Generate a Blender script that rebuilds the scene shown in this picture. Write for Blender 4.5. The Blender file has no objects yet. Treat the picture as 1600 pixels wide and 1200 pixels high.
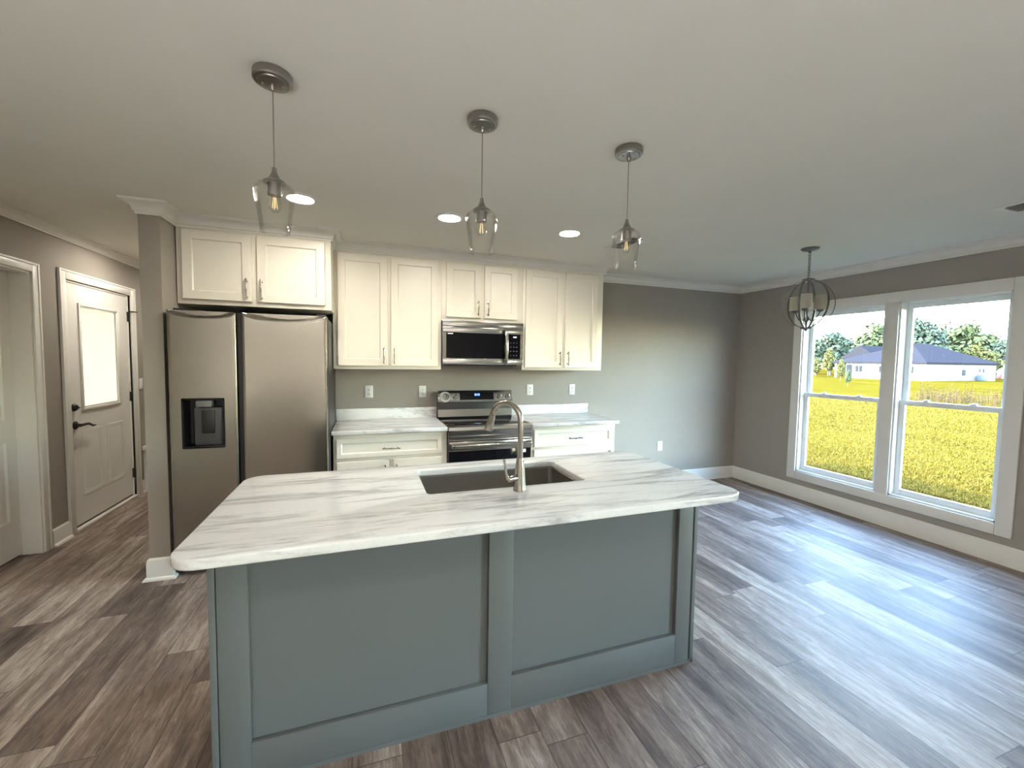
import bpy, bmesh, math, random
from mathutils import Vector, Matrix
random.seed(7)
SC = bpy.context.scene
COL = SC.collection
PI = math.pi

# ------------------------------------------------------------------ camera
cam = bpy.data.objects.new('camera', bpy.data.cameras.new('camera'))
COL.objects.link(cam)
cr, cu, cf = Vector((.94416, -.32918, .01462)), Vector((.00525, .05941, .99822)), Vector((.32946, .9424, -.05783))
m = Matrix((cr, cu, -cf)).transposed().to_4x4()
m.translation = Vector((-.6565, -4.1465, 1.4920))
cam.matrix_world = m
cam.data.sensor_width = 36
cam.data.sensor_fit = 'HORIZONTAL'
cam.data.lens = 36 * 652.65 / 1600
cam.data.clip_start = .05
cam.data.clip_end = 600
SC.camera = cam

# ------------------------------------------------------------------ sky, sun, exposure
EXPOSURE = 0.5
SC.view_settings.view_transform = 'Standard'
SC.view_settings.look = 'None'
SC.view_settings.gamma = 1
SC.view_settings.use_curve_mapping = False
SC.view_settings.exposure = EXPOSURE
SKY_STRENGTH = 8.5
SUN_ENERGY = 24.0
LAMP = 190.0
WORLD = bpy.data.worlds.new('world')
SC.world = WORLD
WORLD.use_nodes = True
wn = WORLD.node_tree
wn.nodes.clear()
wo = wn.nodes.new('ShaderNodeOutputWorld')
wb = wn.nodes.new('ShaderNodeBackground')
sky = wn.nodes.new('ShaderNodeTexSky')
sky.sky_type = 'NISHITA'
sky.sun_disc = False
sky.sun_elevation = math.radians(40)
sky.sun_rotation = math.radians(-60)
sky.air_density = 1.5
sky.ozone_density = 4.0
sky.dust_density = .8
wb.inputs['Strength'].default_value = SKY_STRENGTH
wn.links.new(sky.outputs[0], wb.inputs['Color'])
wn.links.new(wb.outputs[0], wo.inputs['Surface'])

sun = bpy.data.objects.new('sun', bpy.data.lights.new('sun', 'SUN'))
COL.objects.link(sun)
sun.data.energy = SUN_ENERGY
sun.data.color = (1, .93, .80)
sun.data.angle = math.radians(.6)
sun.rotation_euler = Vector((-.70, .38, .540)).to_track_quat('Z', 'Y').to_euler()
sun.location = (-20, 12, 20)
SC.cycles.caustics_reflective = False
SC.cycles.caustics_refractive = False
SC.cycles.max_bounces = 10
SC.cycles.diffuse_bounces = 5
SC.cycles.transparent_max_bounces = 16
SC.cycles.sample_clamp_indirect = 6

# ------------------------------------------------------------------ helpers: objects
def tag(o, label=None, cat=None, group=None, kind=None):
    if label: o['label'] = label
    if cat: o['category'] = cat
    if group: o['group'] = group
    if kind: o['kind'] = kind
    return o

def thing(name, loc, label=None, cat=None, group=None, kind=None):
    o = bpy.data.objects.new(name, None)
    o.empty_display_size = .05
    COL.objects.link(o)
    o.location = loc
    return tag(o, label, cat, group, kind)

def origin_of(o):
    v = Vector((0, 0, 0))
    while o is not None:
        v += o.location
        o = o.parent
    return v

class MB:
    """collects shapes (world coordinates) into one bmesh"""
    def __init__(self):
        self.bm = bmesh.new()

    def absorb(self, b2):
        me = bpy.data.meshes.new('tmp')
        b2.to_mesh(me); b2.free()
        self.bm.from_mesh(me)
        bpy.data.meshes.remove(me)
        return self

    def box(self, x0, x1, y0, y1, z0, z1, bev=0, seg=2):
        b = bmesh.new()
        bmesh.ops.create_cube(b, size=1)
        for v in b.verts:
            v.co = Vector(((x0+x1)/2+v.co.x*(x1-x0), (y0+y1)/2+v.co.y*(y1-y0), (z0+z1)/2+v.co.z*(z1-z0)))
        if bev:
            bmesh.ops.bevel(b, geom=b.edges[:], offset=bev, segments=seg, affect='EDGES', profile=.5)
        return self.absorb(b)

    def lathe(self, prof, c, n=32, axis='Z'):
        """prof = [(r, h)...] about axis through c; closed with caps where r > 0 at an end"""
        b = self.bm
        def P(r, a, h):
            x, y = r*math.cos(a), r*math.sin(a)
            if axis == 'Z': return Vector((c[0]+x, c[1]+y, c[2]+h))
            if axis == 'Y': return Vector((c[0]+x, c[1]+h, c[2]+y))
            return Vector((c[0]+h, c[1]+x, c[2]+y))
        rings = []
        for r, h in prof:
            if r < 1e-6: rings.append([b.verts.new(P(0, 0, h))])
            else: rings.append([b.verts.new(P(r, 2*PI*k/n, h)) for k in range(n)])
        fs = []
        for A, B in zip(rings, rings[1:]):
            if len(A) == 1 and len(B) == 1: continue
            for k in range(n):
                j = (k+1) % n
                if len(A) == 1: fs.append(b.faces.new((A[0], B[k], B[j])))
                elif len(B) == 1: fs.append(b.faces.new((A[k], A[j], B[0])))
                else: fs.append(b.faces.new((A[k], A[j], B[j], B[k])))
        if len(rings[0]) > 1: fs.append(b.faces.new(rings[0]))
        if len(rings[-1]) > 1: fs.append(b.faces.new(rings[-1]))
        bmesh.ops.recalc_face_normals(b, faces=fs)
        return self

    def tube(self, pts, r, n=12, closed=False, flat=1.0, up=None):
        """swept round (or flattened) bar through pts; r may be a list"""
        b = self.bm
        pts = [Vector(p) for p in pts]
        N = len(pts)
        rs = r if isinstance(r, (list, tuple)) else [r]*N
        T = []
        for i in range(N):
            if closed: t = pts[(i+1) % N]-pts[i-1]
            else: t = pts[min(i+1, N-1)]-pts[max(i-1, 0)]
            T.append(t.normalized())
        u = Vector(up) if up else (Vector((0, 0, 1)) if abs(T[0].z) < .9 else Vector((1, 0, 0)))
        u = (u-T[0]*u.dot(T[0])).normalized()
        rings = []
        for i in range(N):
            u = (u-T[i]*u.dot(T[i])).normalized()
            w = T[i].cross(u)
            rings.append([b.verts.new(pts[i]+(u*math.cos(2*PI*k/n)*rs[i]+w*math.sin(2*PI*k/n)*rs[i]*flat)) for k in range(n)])
        fs = []
        for i in range(N if closed else N-1):
            A, B = rings[i], rings[(i+1) % N]
            for k in range(n):
                j = (k+1) % n
                fs.append(b.faces.new((A[k], A[j], B[j], B[k])))
        if not closed:
            fs.append(b.faces.new(rings[0])); fs.append(b.faces.new(rings[-1]))
        bmesh.ops.recalc_face_normals(b, faces=fs)
        return self

    def poly(self, loop, vec):
        """prism: loop of 3D points extruded by vec"""
        b = self.bm
        vec = Vector(vec)
        A = [b.verts.new(Vector(p)) for p in loop]
        B = [b.verts.new(Vector(p)+vec) for p in loop]
        fs = [b.faces.new(A), b.faces.new(B)]
        for k in range(len(A)):
            j = (k+1) % len(A)
            fs.append(b.faces.new((A[k], A[j], B[j], B[k])))
        bmesh.ops.recalc_face_normals(b, faces=fs)
        return self

    def sweep(self, path, prof, closed=False):
        """prof = [(out, z)...] swept along XY path, out to the right of travel, mitred corners"""
        b = self.bm
        path = [Vector((p[0], p[1])) for p in path]
        N = len(path)
        nor = []
        for i in range(N-1):
            d = (path[i+1]-path[i]).normalized()
            nor.append(Vector((d.y, -d.x)))
        rings = []
        for i in range(N):
            if i == 0: mv = nor[0]
            elif i == N-1: mv = nor[-1]
            else:
                a, c = nor[i-1], nor[i]
                mv = (a+c)/(1+a.dot(c))
            rings.append([b.verts.new((path[i].x+mv.x*o, path[i].y+mv.y*o, z)) for o, z in prof])
        fs = []
        P = len(prof)
        for A, B in zip(rings, rings[1:]):
            for k in range(P):
                j = (k+1) % P
                fs.append(b.faces.new((A[k], A[j], B[j], B[k])))
        fs.append(b.faces.new(rings[0])); fs.append(b.faces.new(rings[-1]))
        bmesh.ops.recalc_face_normals(b, faces=fs)
        return self

    def panel_front(self, axis, sgn, a0, a1, z0, z1, front, thick, rail, recess, slope=.006, raised=0, splits=1):
        """slab whose front has a recessed (shaker) field.  axis 'Y': a = x, front plane y, facing sgn"""
        b = self.bm
        def P(a, z, d):
            q = front - sgn*d
            return b.verts.new((a, q, z) if axis == 'Y' else (q, a, z))
        def ring(i, d): return [P(a0+i, z0+i, d), P(a1-i, z0+i, d), P(a1-i, z1-i, d), P(a0+i, z1-i, d)]
        e = min(.0025, thick/4)
        R = [ring(0, thick), ring(0, e), ring(e, 0), ring(rail, 0), ring(rail+slope, recess)]
        if raised:
            R += [ring(rail+slope+.012, recess), ring(rail+slope+.012+raised, recess*.15)]
        fs = [b.faces.new(R[0])]
        for A, B in zip(R, R[1:]):
            for k in range(4):
                j = (k+1) % 4
                fs.append(b.faces.new((A[k], A[j], B[j], B[k])))
        fs.append(b.faces.new(R[-1]))
        bmesh.ops.recalc_face_normals(b, faces=fs)
        return self

    def build(self, name, mat, parent=None, label=None, cat=None, group=None, kind=None, smooth=35):
        me = bpy.data.meshes.new(name)
        self.bm.normal_update()
        if parent is not None:
            off = origin_of(parent)
        else:
            vs = [v.co for v in self.bm.verts]
            off = Vector(((min(v.x for v in vs)+max(v.x for v in vs))/2, (min(v.y for v in vs)+max(v.y for v in vs))/2, min(v.z for v in vs)))
        for v in self.bm.verts: v.co -= off
        self.bm.to_mesh(me); self.bm.free()
        if smooth:
            me.shade_smooth()
            me.set_sharp_from_angle(angle=math.radians(smooth))
        me.materials.append(mat)
        o = bpy.data.objects.new(name, me)
        COL.objects.link(o)
        if parent is not None: o.parent = parent
        else: o.location = off
        return tag(o, label, cat, group, kind)

def copy_tree(o, parent=None):
    kids = [k for k in o.children]
    c = o.copy(); COL.objects.link(c)
    if parent is not None: c.parent = parent
    for k in kids: copy_tree(k, c)
    return c

# ------------------------------------------------------------------ helpers: materials
class NT:
    def __init__(self, name):
        self.m = bpy.data.materials.new(name)
        self.m.use_nodes = True
        self.t = self.m.node_tree
        self.bsdf = self.t.nodes['Principled BSDF']
        self.out = self.t.nodes['Material Output']
    def n(self, typ, **kw):
        nd = self.t.nodes.new('ShaderNode'+typ)
        for k, v in kw.items():
            if hasattr(nd, k): setattr(nd, k, v)
            else: self.put(nd.inputs[k.replace('_', ' ')], v)
        return nd
    def put(self, sock, v):
        if hasattr(v, 'is_linked') or isinstance(v, bpy.types.NodeSocket): self.t.links.new(v, sock)
        else: sock.default_value = v
    def math(self, op, a, b=0.0, c=None):
        nd = self.t.nodes.new('ShaderNodeMath'); nd.operation = op
        self.put(nd.inputs[0], a); self.put(nd.inputs[1], b)
        if c is not None: self.put(nd.inputs[2], c)
        return nd.outputs[0]
    def ramp(self, fac, stops, interp='LINEAR'):
        nd = self.t.nodes.new('ShaderNodeValToRGB')
        cr_ = nd.color_ramp; cr_.interpolation = interp
        while len(cr_.elements) < len(stops): cr_.elements.new(.5)
        for e, (p, c) in zip(cr_.elements, stops):
            e.position = p; e.color = (c[0], c[1], c[2], 1)
        self.t.links.new(fac, nd.inputs[0])
        return nd.outputs[0]
    def mix(self, fac, a, b, mode='MIX'):
        nd = self.t.nodes.new('ShaderNodeMix'); nd.data_type = 'RGBA'; nd.blend_type = mode
        self.put(nd.inputs[0], fac)
        self.put(nd.inputs[6], a if not isinstance(a, tuple) else (*a[:3], 1))
        self.put(nd.inputs[7], b if not isinstance(b, tuple) else (*b[:3], 1))
        return nd.outputs[2]
    def set(self, **kw):
        for k, v in kw.items():
            s = self.bsdf.inputs[k.replace('_', ' ')]
            if isinstance(v, tuple) and len(v) == 3: v = (*v, 1)
            self.put(s, v)
        return self
    def bump(self, h, strength=.2, dist=.01):
        nd = self.n('Bump', Strength=strength, Distance=dist)
        self.t.links.new(h, nd.inputs['Height'])
        self.t.links.new(nd.outputs[0], self.bsdf.inputs['Normal'])

def S(c):   # sRGB 0-255 -> linear
    return tuple(((v/255)/12.92 if v/255 <= .04045 else ((v/255+.055)/1.055)**2.4) for v in c)

def paint(name, col, rough=.5, grain=0.0, scale=300, spec=.5):
    t = NT(name)
    t.set(Base_Color=col, Roughness=rough)
    t.bsdf.inputs['Specular IOR Level'].default_value = spec
    tc = t.n('TexCoord')
    nz = t.n('TexNoise', Scale=scale, Detail=2.0)
    t.t.links.new(tc.outputs['Object'], nz.inputs['Vector'])
    if grain: t.bump(nz.outputs['Fac'], grain, .002)
    c2 = tuple(min(1, v*1.04) for v in col); c1 = tuple(v*.96 for v in col)
    nz2 = t.n('TexNoise', Scale=2.2, Detail=3.0)
    t.t.links.new(tc.outputs['Object'], nz2.inputs['Vector'])
    t.t.links.new(t.mix(nz2.outputs['Fac'], c1, c2), t.bsdf.inputs['Base Color'])
    return t.m

def metal(name, col, rough=.28, aniso=0.0, brush=None):
    t = NT(name)
    t.set(Base_Color=col, Roughness=rough, Metallic=1.0)
    if aniso: t.set(Anisotropic=aniso)
    if brush:
        tc = t.n('TexCoord'); mp = t.n('Mapping'); mp.inputs['Scale'].default_value = brush
        t.t.links.new(tc.outputs['Object'], mp.inputs[0])
        nz = t.n('TexNoise', Scale=1.0, Detail=3.0)
        t.t.links.new(mp.outputs[0], nz.inputs['Vector'])
        t.t.links.new(t.math('MULTIPLY_ADD', nz.outputs['Fac'], .06, rough-.03), t.bsdf.inputs['Roughness'])
        t.bump(nz.outputs['Fac'], .012, .0005)
    return t.m

def emit(name, col, strength):
    t = NT(name)
    t.set(Base_Color=col, Emission_Color=col, Emission_Strength=strength)
    return t.m

def thin_glass(name, tint=(1, 1, 1), rough=0.0, ior=1.45, fscale=.6):
    """thin pane: fresnel reflection over clear transmission"""
    t = NT(name)
    tr = t.n('BsdfTransparent'); tr.inputs[0].default_value = (*tint, 1)
    gl = t.n('BsdfGlossy'); gl.inputs['Roughness'].default_value = rough
    fr = t.n('Fresnel', IOR=ior)
    mx = t.n('MixShader')
    t.t.links.new(t.math('MINIMUM', t.math('MULTIPLY', fr.outputs[0], fscale), .36), mx.inputs[0]); t.t.links.new(tr.outputs[0], mx.inputs[1]); t.t.links.new(gl.outputs[0], mx.inputs[2])
    t.t.links.new(mx.outputs[0], t.out.inputs['Surface'])
    return t.m

def mat_floor():
    t = NT('vinyl_plank')
    geo = t.n('NewGeometry'); sp = t.n('SeparateXYZ')
    t.t.links.new(geo.outputs['Position'], sp.inputs[0])
    W, L = .178, 1.22
    xr = t.math('DIVIDE', sp.outputs[0], W)
    row = t.math('FLOOR', xr)
    wn1 = t.n('TexWhiteNoise', noise_dimensions='1D'); t.t.links.new(row, wn1.inputs['W'])
    yy = t.math('ADD', t.math('DIVIDE', sp.outputs[1], L), t.math('MULTIPLY', wn1.outputs['Value'], 7.3))
    col = t.math('FLOOR', yy)
    fx, fy = t.math('FRACT', xr), t.math('FRACT', yy)
    cv = t.n('CombineXYZ'); t.t.links.new(row, cv.inputs[0]); t.t.links.new(col, cv.inputs[1])
    pid = t.n('TexWhiteNoise', noise_dimensions='2D'); t.t.links.new(cv.outputs[0], pid.inputs['Vector'])
    # grain coordinates: stretched along the plank, shifted per plank
    def grain(sx, sy, det, dist=0.0, rough=.6):
        g = t.n('CombineXYZ')
        t.t.links.new(t.math('MULTIPLY', sp.outputs[0], sx), g.inputs[0])
        t.t.links.new(t.math('ADD', t.math('MULTIPLY', sp.outputs[1], sy), t.math('MULTIPLY', pid.outputs['Value'], 43.0)), g.inputs[1])
        t.t.links.new(t.math('MULTIPLY', pid.outputs['Value'], 17.0), g.inputs[2])
        nz = t.n('TexNoise', Scale=1.0, Detail=det, Roughness=rough, Distortion=dist)
        t.t.links.new(g.outputs[0], nz.inputs['Vector'])
        return nz.outputs['Fac']
    g1 = grain(11, 1.0, 7.0, 1.2, .68)
    g2 = grain(120, 7.0, 4.0, .3)
    g3 = grain(4.5, .8, 3.0, 1.4)
    g5 = grain(30, 7.0, 6.0, 1.5, .7)
    v = t.math('ADD', t.math('MULTIPLY', g1, .48), t.math('MULTIPLY', g2, .20))
    v = t.math('ADD', v, t.math('ADD', t.math('MULTIPLY', g3, .40), t.math('MULTIPLY', g5, .30)))
    v = t.math('ADD', v, t.math('MULTIPLY', t.math('SUBTRACT', pid.outputs['Value'], .5), .20))
    base = t.ramp(v, [(.45, S((61, 51, 48))), (.59, S((101, 87, 80))), (.71, S((132, 117, 108))), (.88, S((190, 177, 165)))])
    hue = t.mix(t.math('MULTIPLY', pid.outputs['Color'], .55), base, (.30, .24, .19), 'MULTIPLY')
    hue = t.mix(.35, base, hue)
    # dark cracks and knots
    g4 = grain(32, 2.4, 7.0, 2.4, .7)
    crack = t.ramp(g4, [(.58, (0, 0, 0)), (.66, (1, 1, 1))])
    colr = t.mix(t.math('MULTIPLY', crack, .55), hue, S((50, 43, 41)))
    ex = t.math('MINIMUM', fx, t.math('SUBTRACT', 1.0, fx))
    ey = t.math('MINIMUM', fy, t.math('SUBTRACT', 1.0, fy))
    seam = t.math('MAXIMUM', t.math('LESS_THAN', ex, .011), t.math('LESS_THAN', ey, .0016))
    colr = t.mix(t.math('MULTIPLY', seam, .6), colr, S((45, 40, 38)))
    t.t.links.new(colr, t.bsdf.inputs['Base Color'])
    t.t.links.new(t.math('MULTIPLY_ADD', g2, .18, .46), t.bsdf.inputs['Roughness'])
    t.bsdf.inputs['Specular IOR Level'].default_value = .24
    h = t.math('SUBTRACT', t.math('MULTIPLY', g2, .4), seam)
    t.bump(h, .25, .0012)
    return t.m

def mat_marble():
    t = NT('white_marble')
    tc = t.n('TexCoord')
    def nz(scale3, sc, det, dist, rough=.6):
        mp = t.n('Mapping'); mp.inputs['Scale'].default_value = scale3; mp.inputs['Rotation'].default_value = (0, 0, .12)
        t.t.links.new(tc.outputs['Object'], mp.inputs[0])
        n_ = t.n('TexNoise', Scale=sc, Detail=det, Distortion=dist, Roughness=rough)
        t.t.links.new(mp.outputs[0], n_.inputs['Vector'])
        return n_.outputs['Fac']
    a = nz((.95, 8.0, 3), 1.7, 12.0, .7, .68)
    b = nz((1.3, 13.0, 4), 2.8, 9.0, 1.2, .7)
    c = nz((1.0, 2.2, 1), 1.4, 4.0, .4)
    d = nz((7, 16, 7), 9.0, 8.0, .8, .72)
    streak = t.ramp(a, [(.49, (0, 0, 0)), (.57, (.45, .45, .45)), (.68, (1, 1, 1))])
    vein = t.ramp(b, [(.455, (0, 0, 0)), (.495, (1, 1, 1)), (.535, (0, 0, 0))])
    w = t.mix(c, S((229, 229, 226)), S((216, 218, 220)))
    w = t.mix(t.math('MULTIPLY', t.math('SUBTRACT', d, .35), .9), w, S((184, 187, 192)))
    w = t.mix(t.math('MULTIPLY', streak, t.math('MULTIPLY', c, 1.3)), w, S((126, 125, 130)))
    w = t.mix(t.math('MULTIPLY', vein, t.math('MULTIPLY', streak, .55)), w, S((104, 102, 110)))
    t.t.links.new(w, t.bsdf.inputs['Base Color'])
    t.set(Roughness=.13)
    return t.m

M = {}
M['wall'] = paint('taupe_wall_paint', S((157, 150, 142)), .75, .15, 500, .3)
M['ceiling'] = paint('ceiling_paint', S((228, 226, 218)), .8, .12, 300, .25)
M['trim'] = paint('trim_paint', S((231, 229, 223)), .38)
M['white_cab'] = paint('cabinet_white', S((238, 233, 220)), .36)
M['door_white'] = paint('door_white', S((233, 231, 226)), .4)
M['island'] = paint('island_gray_paint', S((92, 97, 97)), .46)
M['floor'] = mat_floor()
M['marble'] = mat_marble()
M['steel'] = metal('stainless_steel', (.345, .322, .277), .22, 0, (2, 2, 60))
M['steel_plain'] = metal('stainless_trim', (.50, .485, .46), .18)
M['steel_dark'] = metal('dark_stainless', (.30, .29, .28), .30)
M['sink'] = metal('sink_steel', (.36, .345, .32), .30, 0, (140, 3, 3))
M['nickel'] = metal('brushed_nickel', (.38, .35, .315), .26)
M['orb_metal'] = metal('orb_metal', (.17, .17, .165), .34)
M['nickel_dark'] = metal('satin_nickel_dark', (.34, .32, .30), .32)
M['black'] = paint('black_plastic', (.012, .012, .013), .35)
M['black_glass'] = paint('black_glass', (.005, .005, .007), .06, spec=.28)
M['black_metal'] = paint('black_hardware', (.012, .011, .011), .42)
M['dark_gray'] = paint('dark_gray_plastic', (.055, .055, .058), .4)
M['mid_gray'] = paint('gray_plastic', (.16, .16, .165), .4)
M['plate'] = paint('outlet_white', S((236, 236, 232)), .35)
M['slot'] = paint('outlet_slot', (.05, .05, .05), .6)
M['glass'] = thin_glass('clear_glass', (.995, .997, .995), 0, 1.24, 1.3)
M['pane'] = thin_glass('window_glass', (.97, .985, .98), 0, 1.35)
M['vinyl'] = paint('window_vinyl', S((236, 238, 236)), .35)
M['lamp'] = emit('lamp_diffuser', (1, .92, .79), LAMP)
M['filament'] = emit('filament_amber', (1, .76, .38), .45)
M['bulb_amber'] = thin_glass('bulb_glass', (.985, .975, .94), 0, 1.45, 1.0)
M['clock'] = emit('display_blue', (.15, .3, 1), 4.0)
M['clock_white'] = emit('display_white', (.7, .8, 1), 1.5)
M['key_gray'] = paint('key_marking', (.22, .22, .23), .5)
M['wood_threshold'] = paint('threshold_white', S((228, 222, 212)), .5)

def mat_frost(name, col, trans=.5):
    t = NT(name)
    d = t.n('BsdfDiffuse'); d.inputs[0].default_value = (*col, 1)
    tr = t.n('BsdfTranslucent'); tr.inputs[0].default_value = (*col, 1)
    mx = t.n('MixShader'); mx.inputs[0].default_value = trans
    t.t.links.new(d.outputs[0], mx.inputs[1]); t.t.links.new(tr.outputs[0], mx.inputs[2])
    gl = t.n('BsdfGlossy'); gl.inputs['Roughness'].default_value = .2
    fr = t.n('Fresnel', IOR=1.4); m2 = t.n('MixShader')
    t.t.links.new(fr.outputs[0], m2.inputs[0]); t.t.links.new(mx.outputs[0], m2.inputs[1]); t.t.links.new(gl.outputs[0], m2.inputs[2])
    t.t.links.new(m2.outputs[0], t.out.inputs['Surface'])
    return t.m
M['frost'] = mat_frost('frosted_door_glass', (.36, .34, .275), .8)
M['shade'] = mat_frost('frosted_shade', (.86, .82, .70), .45)

# outdoors
def mat_lawn():
    t = NT('mown_lawn')
    geo = t.n('NewGeometry')
    def nz(s3, sc, det):
        mp = t.n('Mapping'); mp.inputs['Scale'].default_value = s3; mp.inputs['Rotation'].default_value = (0, 0, .5)
        t.t.links.new(geo.outputs['Position'], mp.inputs[0])
        n_ = t.n('TexNoise', Scale=sc, Detail=det, Roughness=.65)
        t.t.links.new(mp.outputs[0], n_.inputs['Vector'])
        return n_.outputs['Fac']
    a = nz((1, 1, 1), 9.0, 6.0)
    b = nz((.9, .25, 1), .9, 4.0)
    c = nz((1, 1, 1), .12, 3.0)
    v = t.math('ADD', t.math('MULTIPLY', a, .55), t.math('MULTIPLY', b, .45))
    colr = t.ramp(v, [(.38, (.014, .0092, .0010)), (.50, (.034, .0235, .0024)), (.62, (.044, .031, .0040))])
    colr = t.mix(t.math('MULTIPLY', c, .35), colr, (.030, .0245, .0026))
    t.t.links.new(colr, t.bsdf.inputs['Base Color'])
    t.set(Roughness=.9)
    t.bsdf.inputs['Specular IOR Level'].default_value = 0
    t.bump(a, .6, .04)
    return t.m
M['lawn'] = mat_lawn()
M['blade'] = paint('grass_blade', (.058, .0405, .0062), .9, spec=.05)
M['weed'] = paint('dry_weed', (.032, .021, .009), .9, spec=.05)
def mat_leaf(name, c1, c2):
    t = NT(name)
    tc = t.n('TexCoord'); nz = t.n('TexNoise', Scale=1.1, Detail=3.0)
    t.t.links.new(tc.outputs['Object'], nz.inputs['Vector'])
    colr = t.ramp(nz.outputs['Fac'], [(.35, c1), (.65, c2)])
    t.t.links.new(colr, t.bsdf.inputs['Base Color'])
    t.set(Roughness=.8)
    t.bsdf.inputs['Specular IOR Level'].default_value = .05
    return t.m
M['leaf'] = mat_leaf('leaf_green', (.021, .028, .012), (.042, .045, .019))
M['leaf_blue'] = mat_leaf('leaf_blue_green', (.019, .026, .017), (.032, .038, .023))
M['leaf_yellow'] = mat_leaf('leaf_yellow_green', (.036, .035, .010), (.054, .048, .015))
M['bark'] = paint('bark', S((60, 50, 42)), .9)
M['siding'] = paint('white_siding', (.10, .10, .10), .8, spec=.1)
M['shingle'] = paint('gray_shingle', (.012, .0112, .013), .95, 0, 40, 0)
M['ext_window'] = paint('far_window_glass', (.010, .011, .012), .6, spec=.02)
M['ac'] = paint('condenser_gray', S((56, 60, 64)), .6)
M['red'] = paint('red_paint', S((110, 36, 40)), .6)

# ------------------------------------------------------------------ room dimensions
XR, XL, YF, H = 3.8736, -2.945, -8.2, 2.46       # right wall, left wall, wall behind the viewer, ceiling
BB = .152
SX0, SX1, SY = -2.014, -1.900, -.821             # partition beside the refrigerator
YH = 3.4                                         # end of the side hall
WT = .15
def struct(mb, name, mat, **kw): return mb.build(name, mat, kind='structure', **kw)

struct(MB().box(XL-.35, XR+WT, YF-WT, YH+WT, -.06, 0), 'floor', M['floor'], smooth=0)
struct(MB().box(XL-.35, XR+WT, YF-WT, YH+WT, H, H+.1), 'ceiling', M['ceiling'], smooth=0)
struct(MB().box(XL-.8, XR+.62, YF-.7, YH+.7, H+.14, H+.30), 'roof', M['shingle'], smooth=0)
struct(MB().box(SX0, XR, 0, .12, 0, H), 'wall_back', M['wall'], smooth=0)
struct(MB().box(SX0, SX1, SY, 0, 0, H), 'wall_partition', M['wall'], smooth=0)
struct(MB().box(SX0, SX0+.12, .12, YH, 0, H), 'wall_hall', M['wall'], smooth=0)
struct(MB().box(XL-.35, SX0+.12, YH, YH+WT, 0, H), 'wall_hallend', M['wall'], smooth=0)
struct(MB().box(XL-.35, XR+WT, YF-WT, YF, 0, H), 'wall_front', M['wall'], smooth=0)

# window openings in the right wall: (y near the back wall, y far, z0, z1)
WIN = [(-.842, -2.420, .302, 2.062), (-5.0, -6.6, .302, 2.062)]
mb = MB()
ys = [0]
for a, b, z0, z1 in WIN:
    mb.box(XR, XR+WT, a, ys[-1], 0, H)
    mb.box(XR, XR+WT, b, a, 0, z0); mb.box(XR, XR+WT, b, a, z1, H)
    ys.append(b)
mb.box(XR, XR+WT, YF, ys[-1], 0, H)
struct(mb, 'wall_right', M['wall'], smooth=0)

# left wall with the outside door (y .235..1.195) and the recessed inside door (y -.93..-.115)
D1 = (.235, 1.200, 2.085); D2 = (-.945, -.112, 2.078)
mb = MB()
XW = XL-WT
mb.box(XW, XL, D1[1], YH, 0, H); mb.box(XW, XL, D1[0], D1[1], D1[2], H)
mb.box(XW, XL, D2[1], D1[0], 0, H); mb.box(XW, XL, D2[0], D2[1], D2[2], H)
mb.box(XW, XL, YF, D2[0], 0, H)
struct(mb, 'wall_left', M['wall'], smooth=0)
struct(MB().box(XW-.12, XW-.02, D2[0]-.15, D2[1]+.15, 0, H), 'light_block_slab', M['wall'], smooth=0)  # unseen slab added behind the inside door to block outdoor light

# ------------------------------------------------------------------ trim
def bb_prof(t=.016, h=BB):
    return [(0, 0), (t, 0), (t, h-.030), (t*.85, h-.022), (t*.85, h-.012), (t*.45, h-.004), (t*.3, h), (0, h)]
def bb_shoe(t=.016, h=.145):
    return [(0, 0), (t+.018, 0), (t+.017, .008), (t+.012, .015), (t, .019), (t, h-.030), (t*.85, h-.022), (t*.85, h-.012), (t*.45, h-.004), (t*.3, h), (0, h)]
struct(MB().sweep([(1.68, 0), (XR, 0), (XR, YF)], bb_prof()), 'baseboard_right', M['trim'])
struct(MB().sweep([(SX0, .0), (SX0, SY), (SX1, SY), (SX1, SY+.02)], bb_shoe()), 'baseboard_partition', M['trim'])
struct(MB().sweep([(XL, -.030), (XL, .168)], bb_shoe(h=.135)), 'baseboard_left', M['trim'])
struct(MB().sweep([(XL, 1.325), (XL, YH)], bb_shoe(h=.135)), 'baseboard_hall', M['trim'])
def crown(d, p, z1=H):
    z0 = z1-d
    pr = [(0, z0), (p*.14, z0), (p*.16, z0+d*.14), (p*.28, z0+d*.20)]
    for k in range(1, 6):                       # cove
        a = k/6*PI/2
        pr.append((p*(.28+.52*(1-math.cos(a))), z0+d*(.20+.56*math.sin(a))))
    pr += [(p*.82, z0+d*.80), (p*.97, z0+d*.84), (p, z0+d*.93), (p, z1), (0, z1)]
    return pr
UF = -.333           # face of the wall cabinets
FOV = -.605          # face of the over-refrigerator cabinet
UX0, UX1, OX0, OX1 = -.9165, 1.6584, -1.893, -.908
struct(MB().sweep([(SX0, 2.2), (SX0, SY), (SX1, SY), (SX1, FOV), (OX1, FOV), (OX1, UF), (UX1, UF), (UX1, 0), (XR, 0), (XR, YF)], crown(.083, .070)), 'trim_1', M['trim'])
struct(MB().sweep([(XL, YF), (XL, YH)], crown(.060, .068)), 'trim_2', M['trim'])

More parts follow.
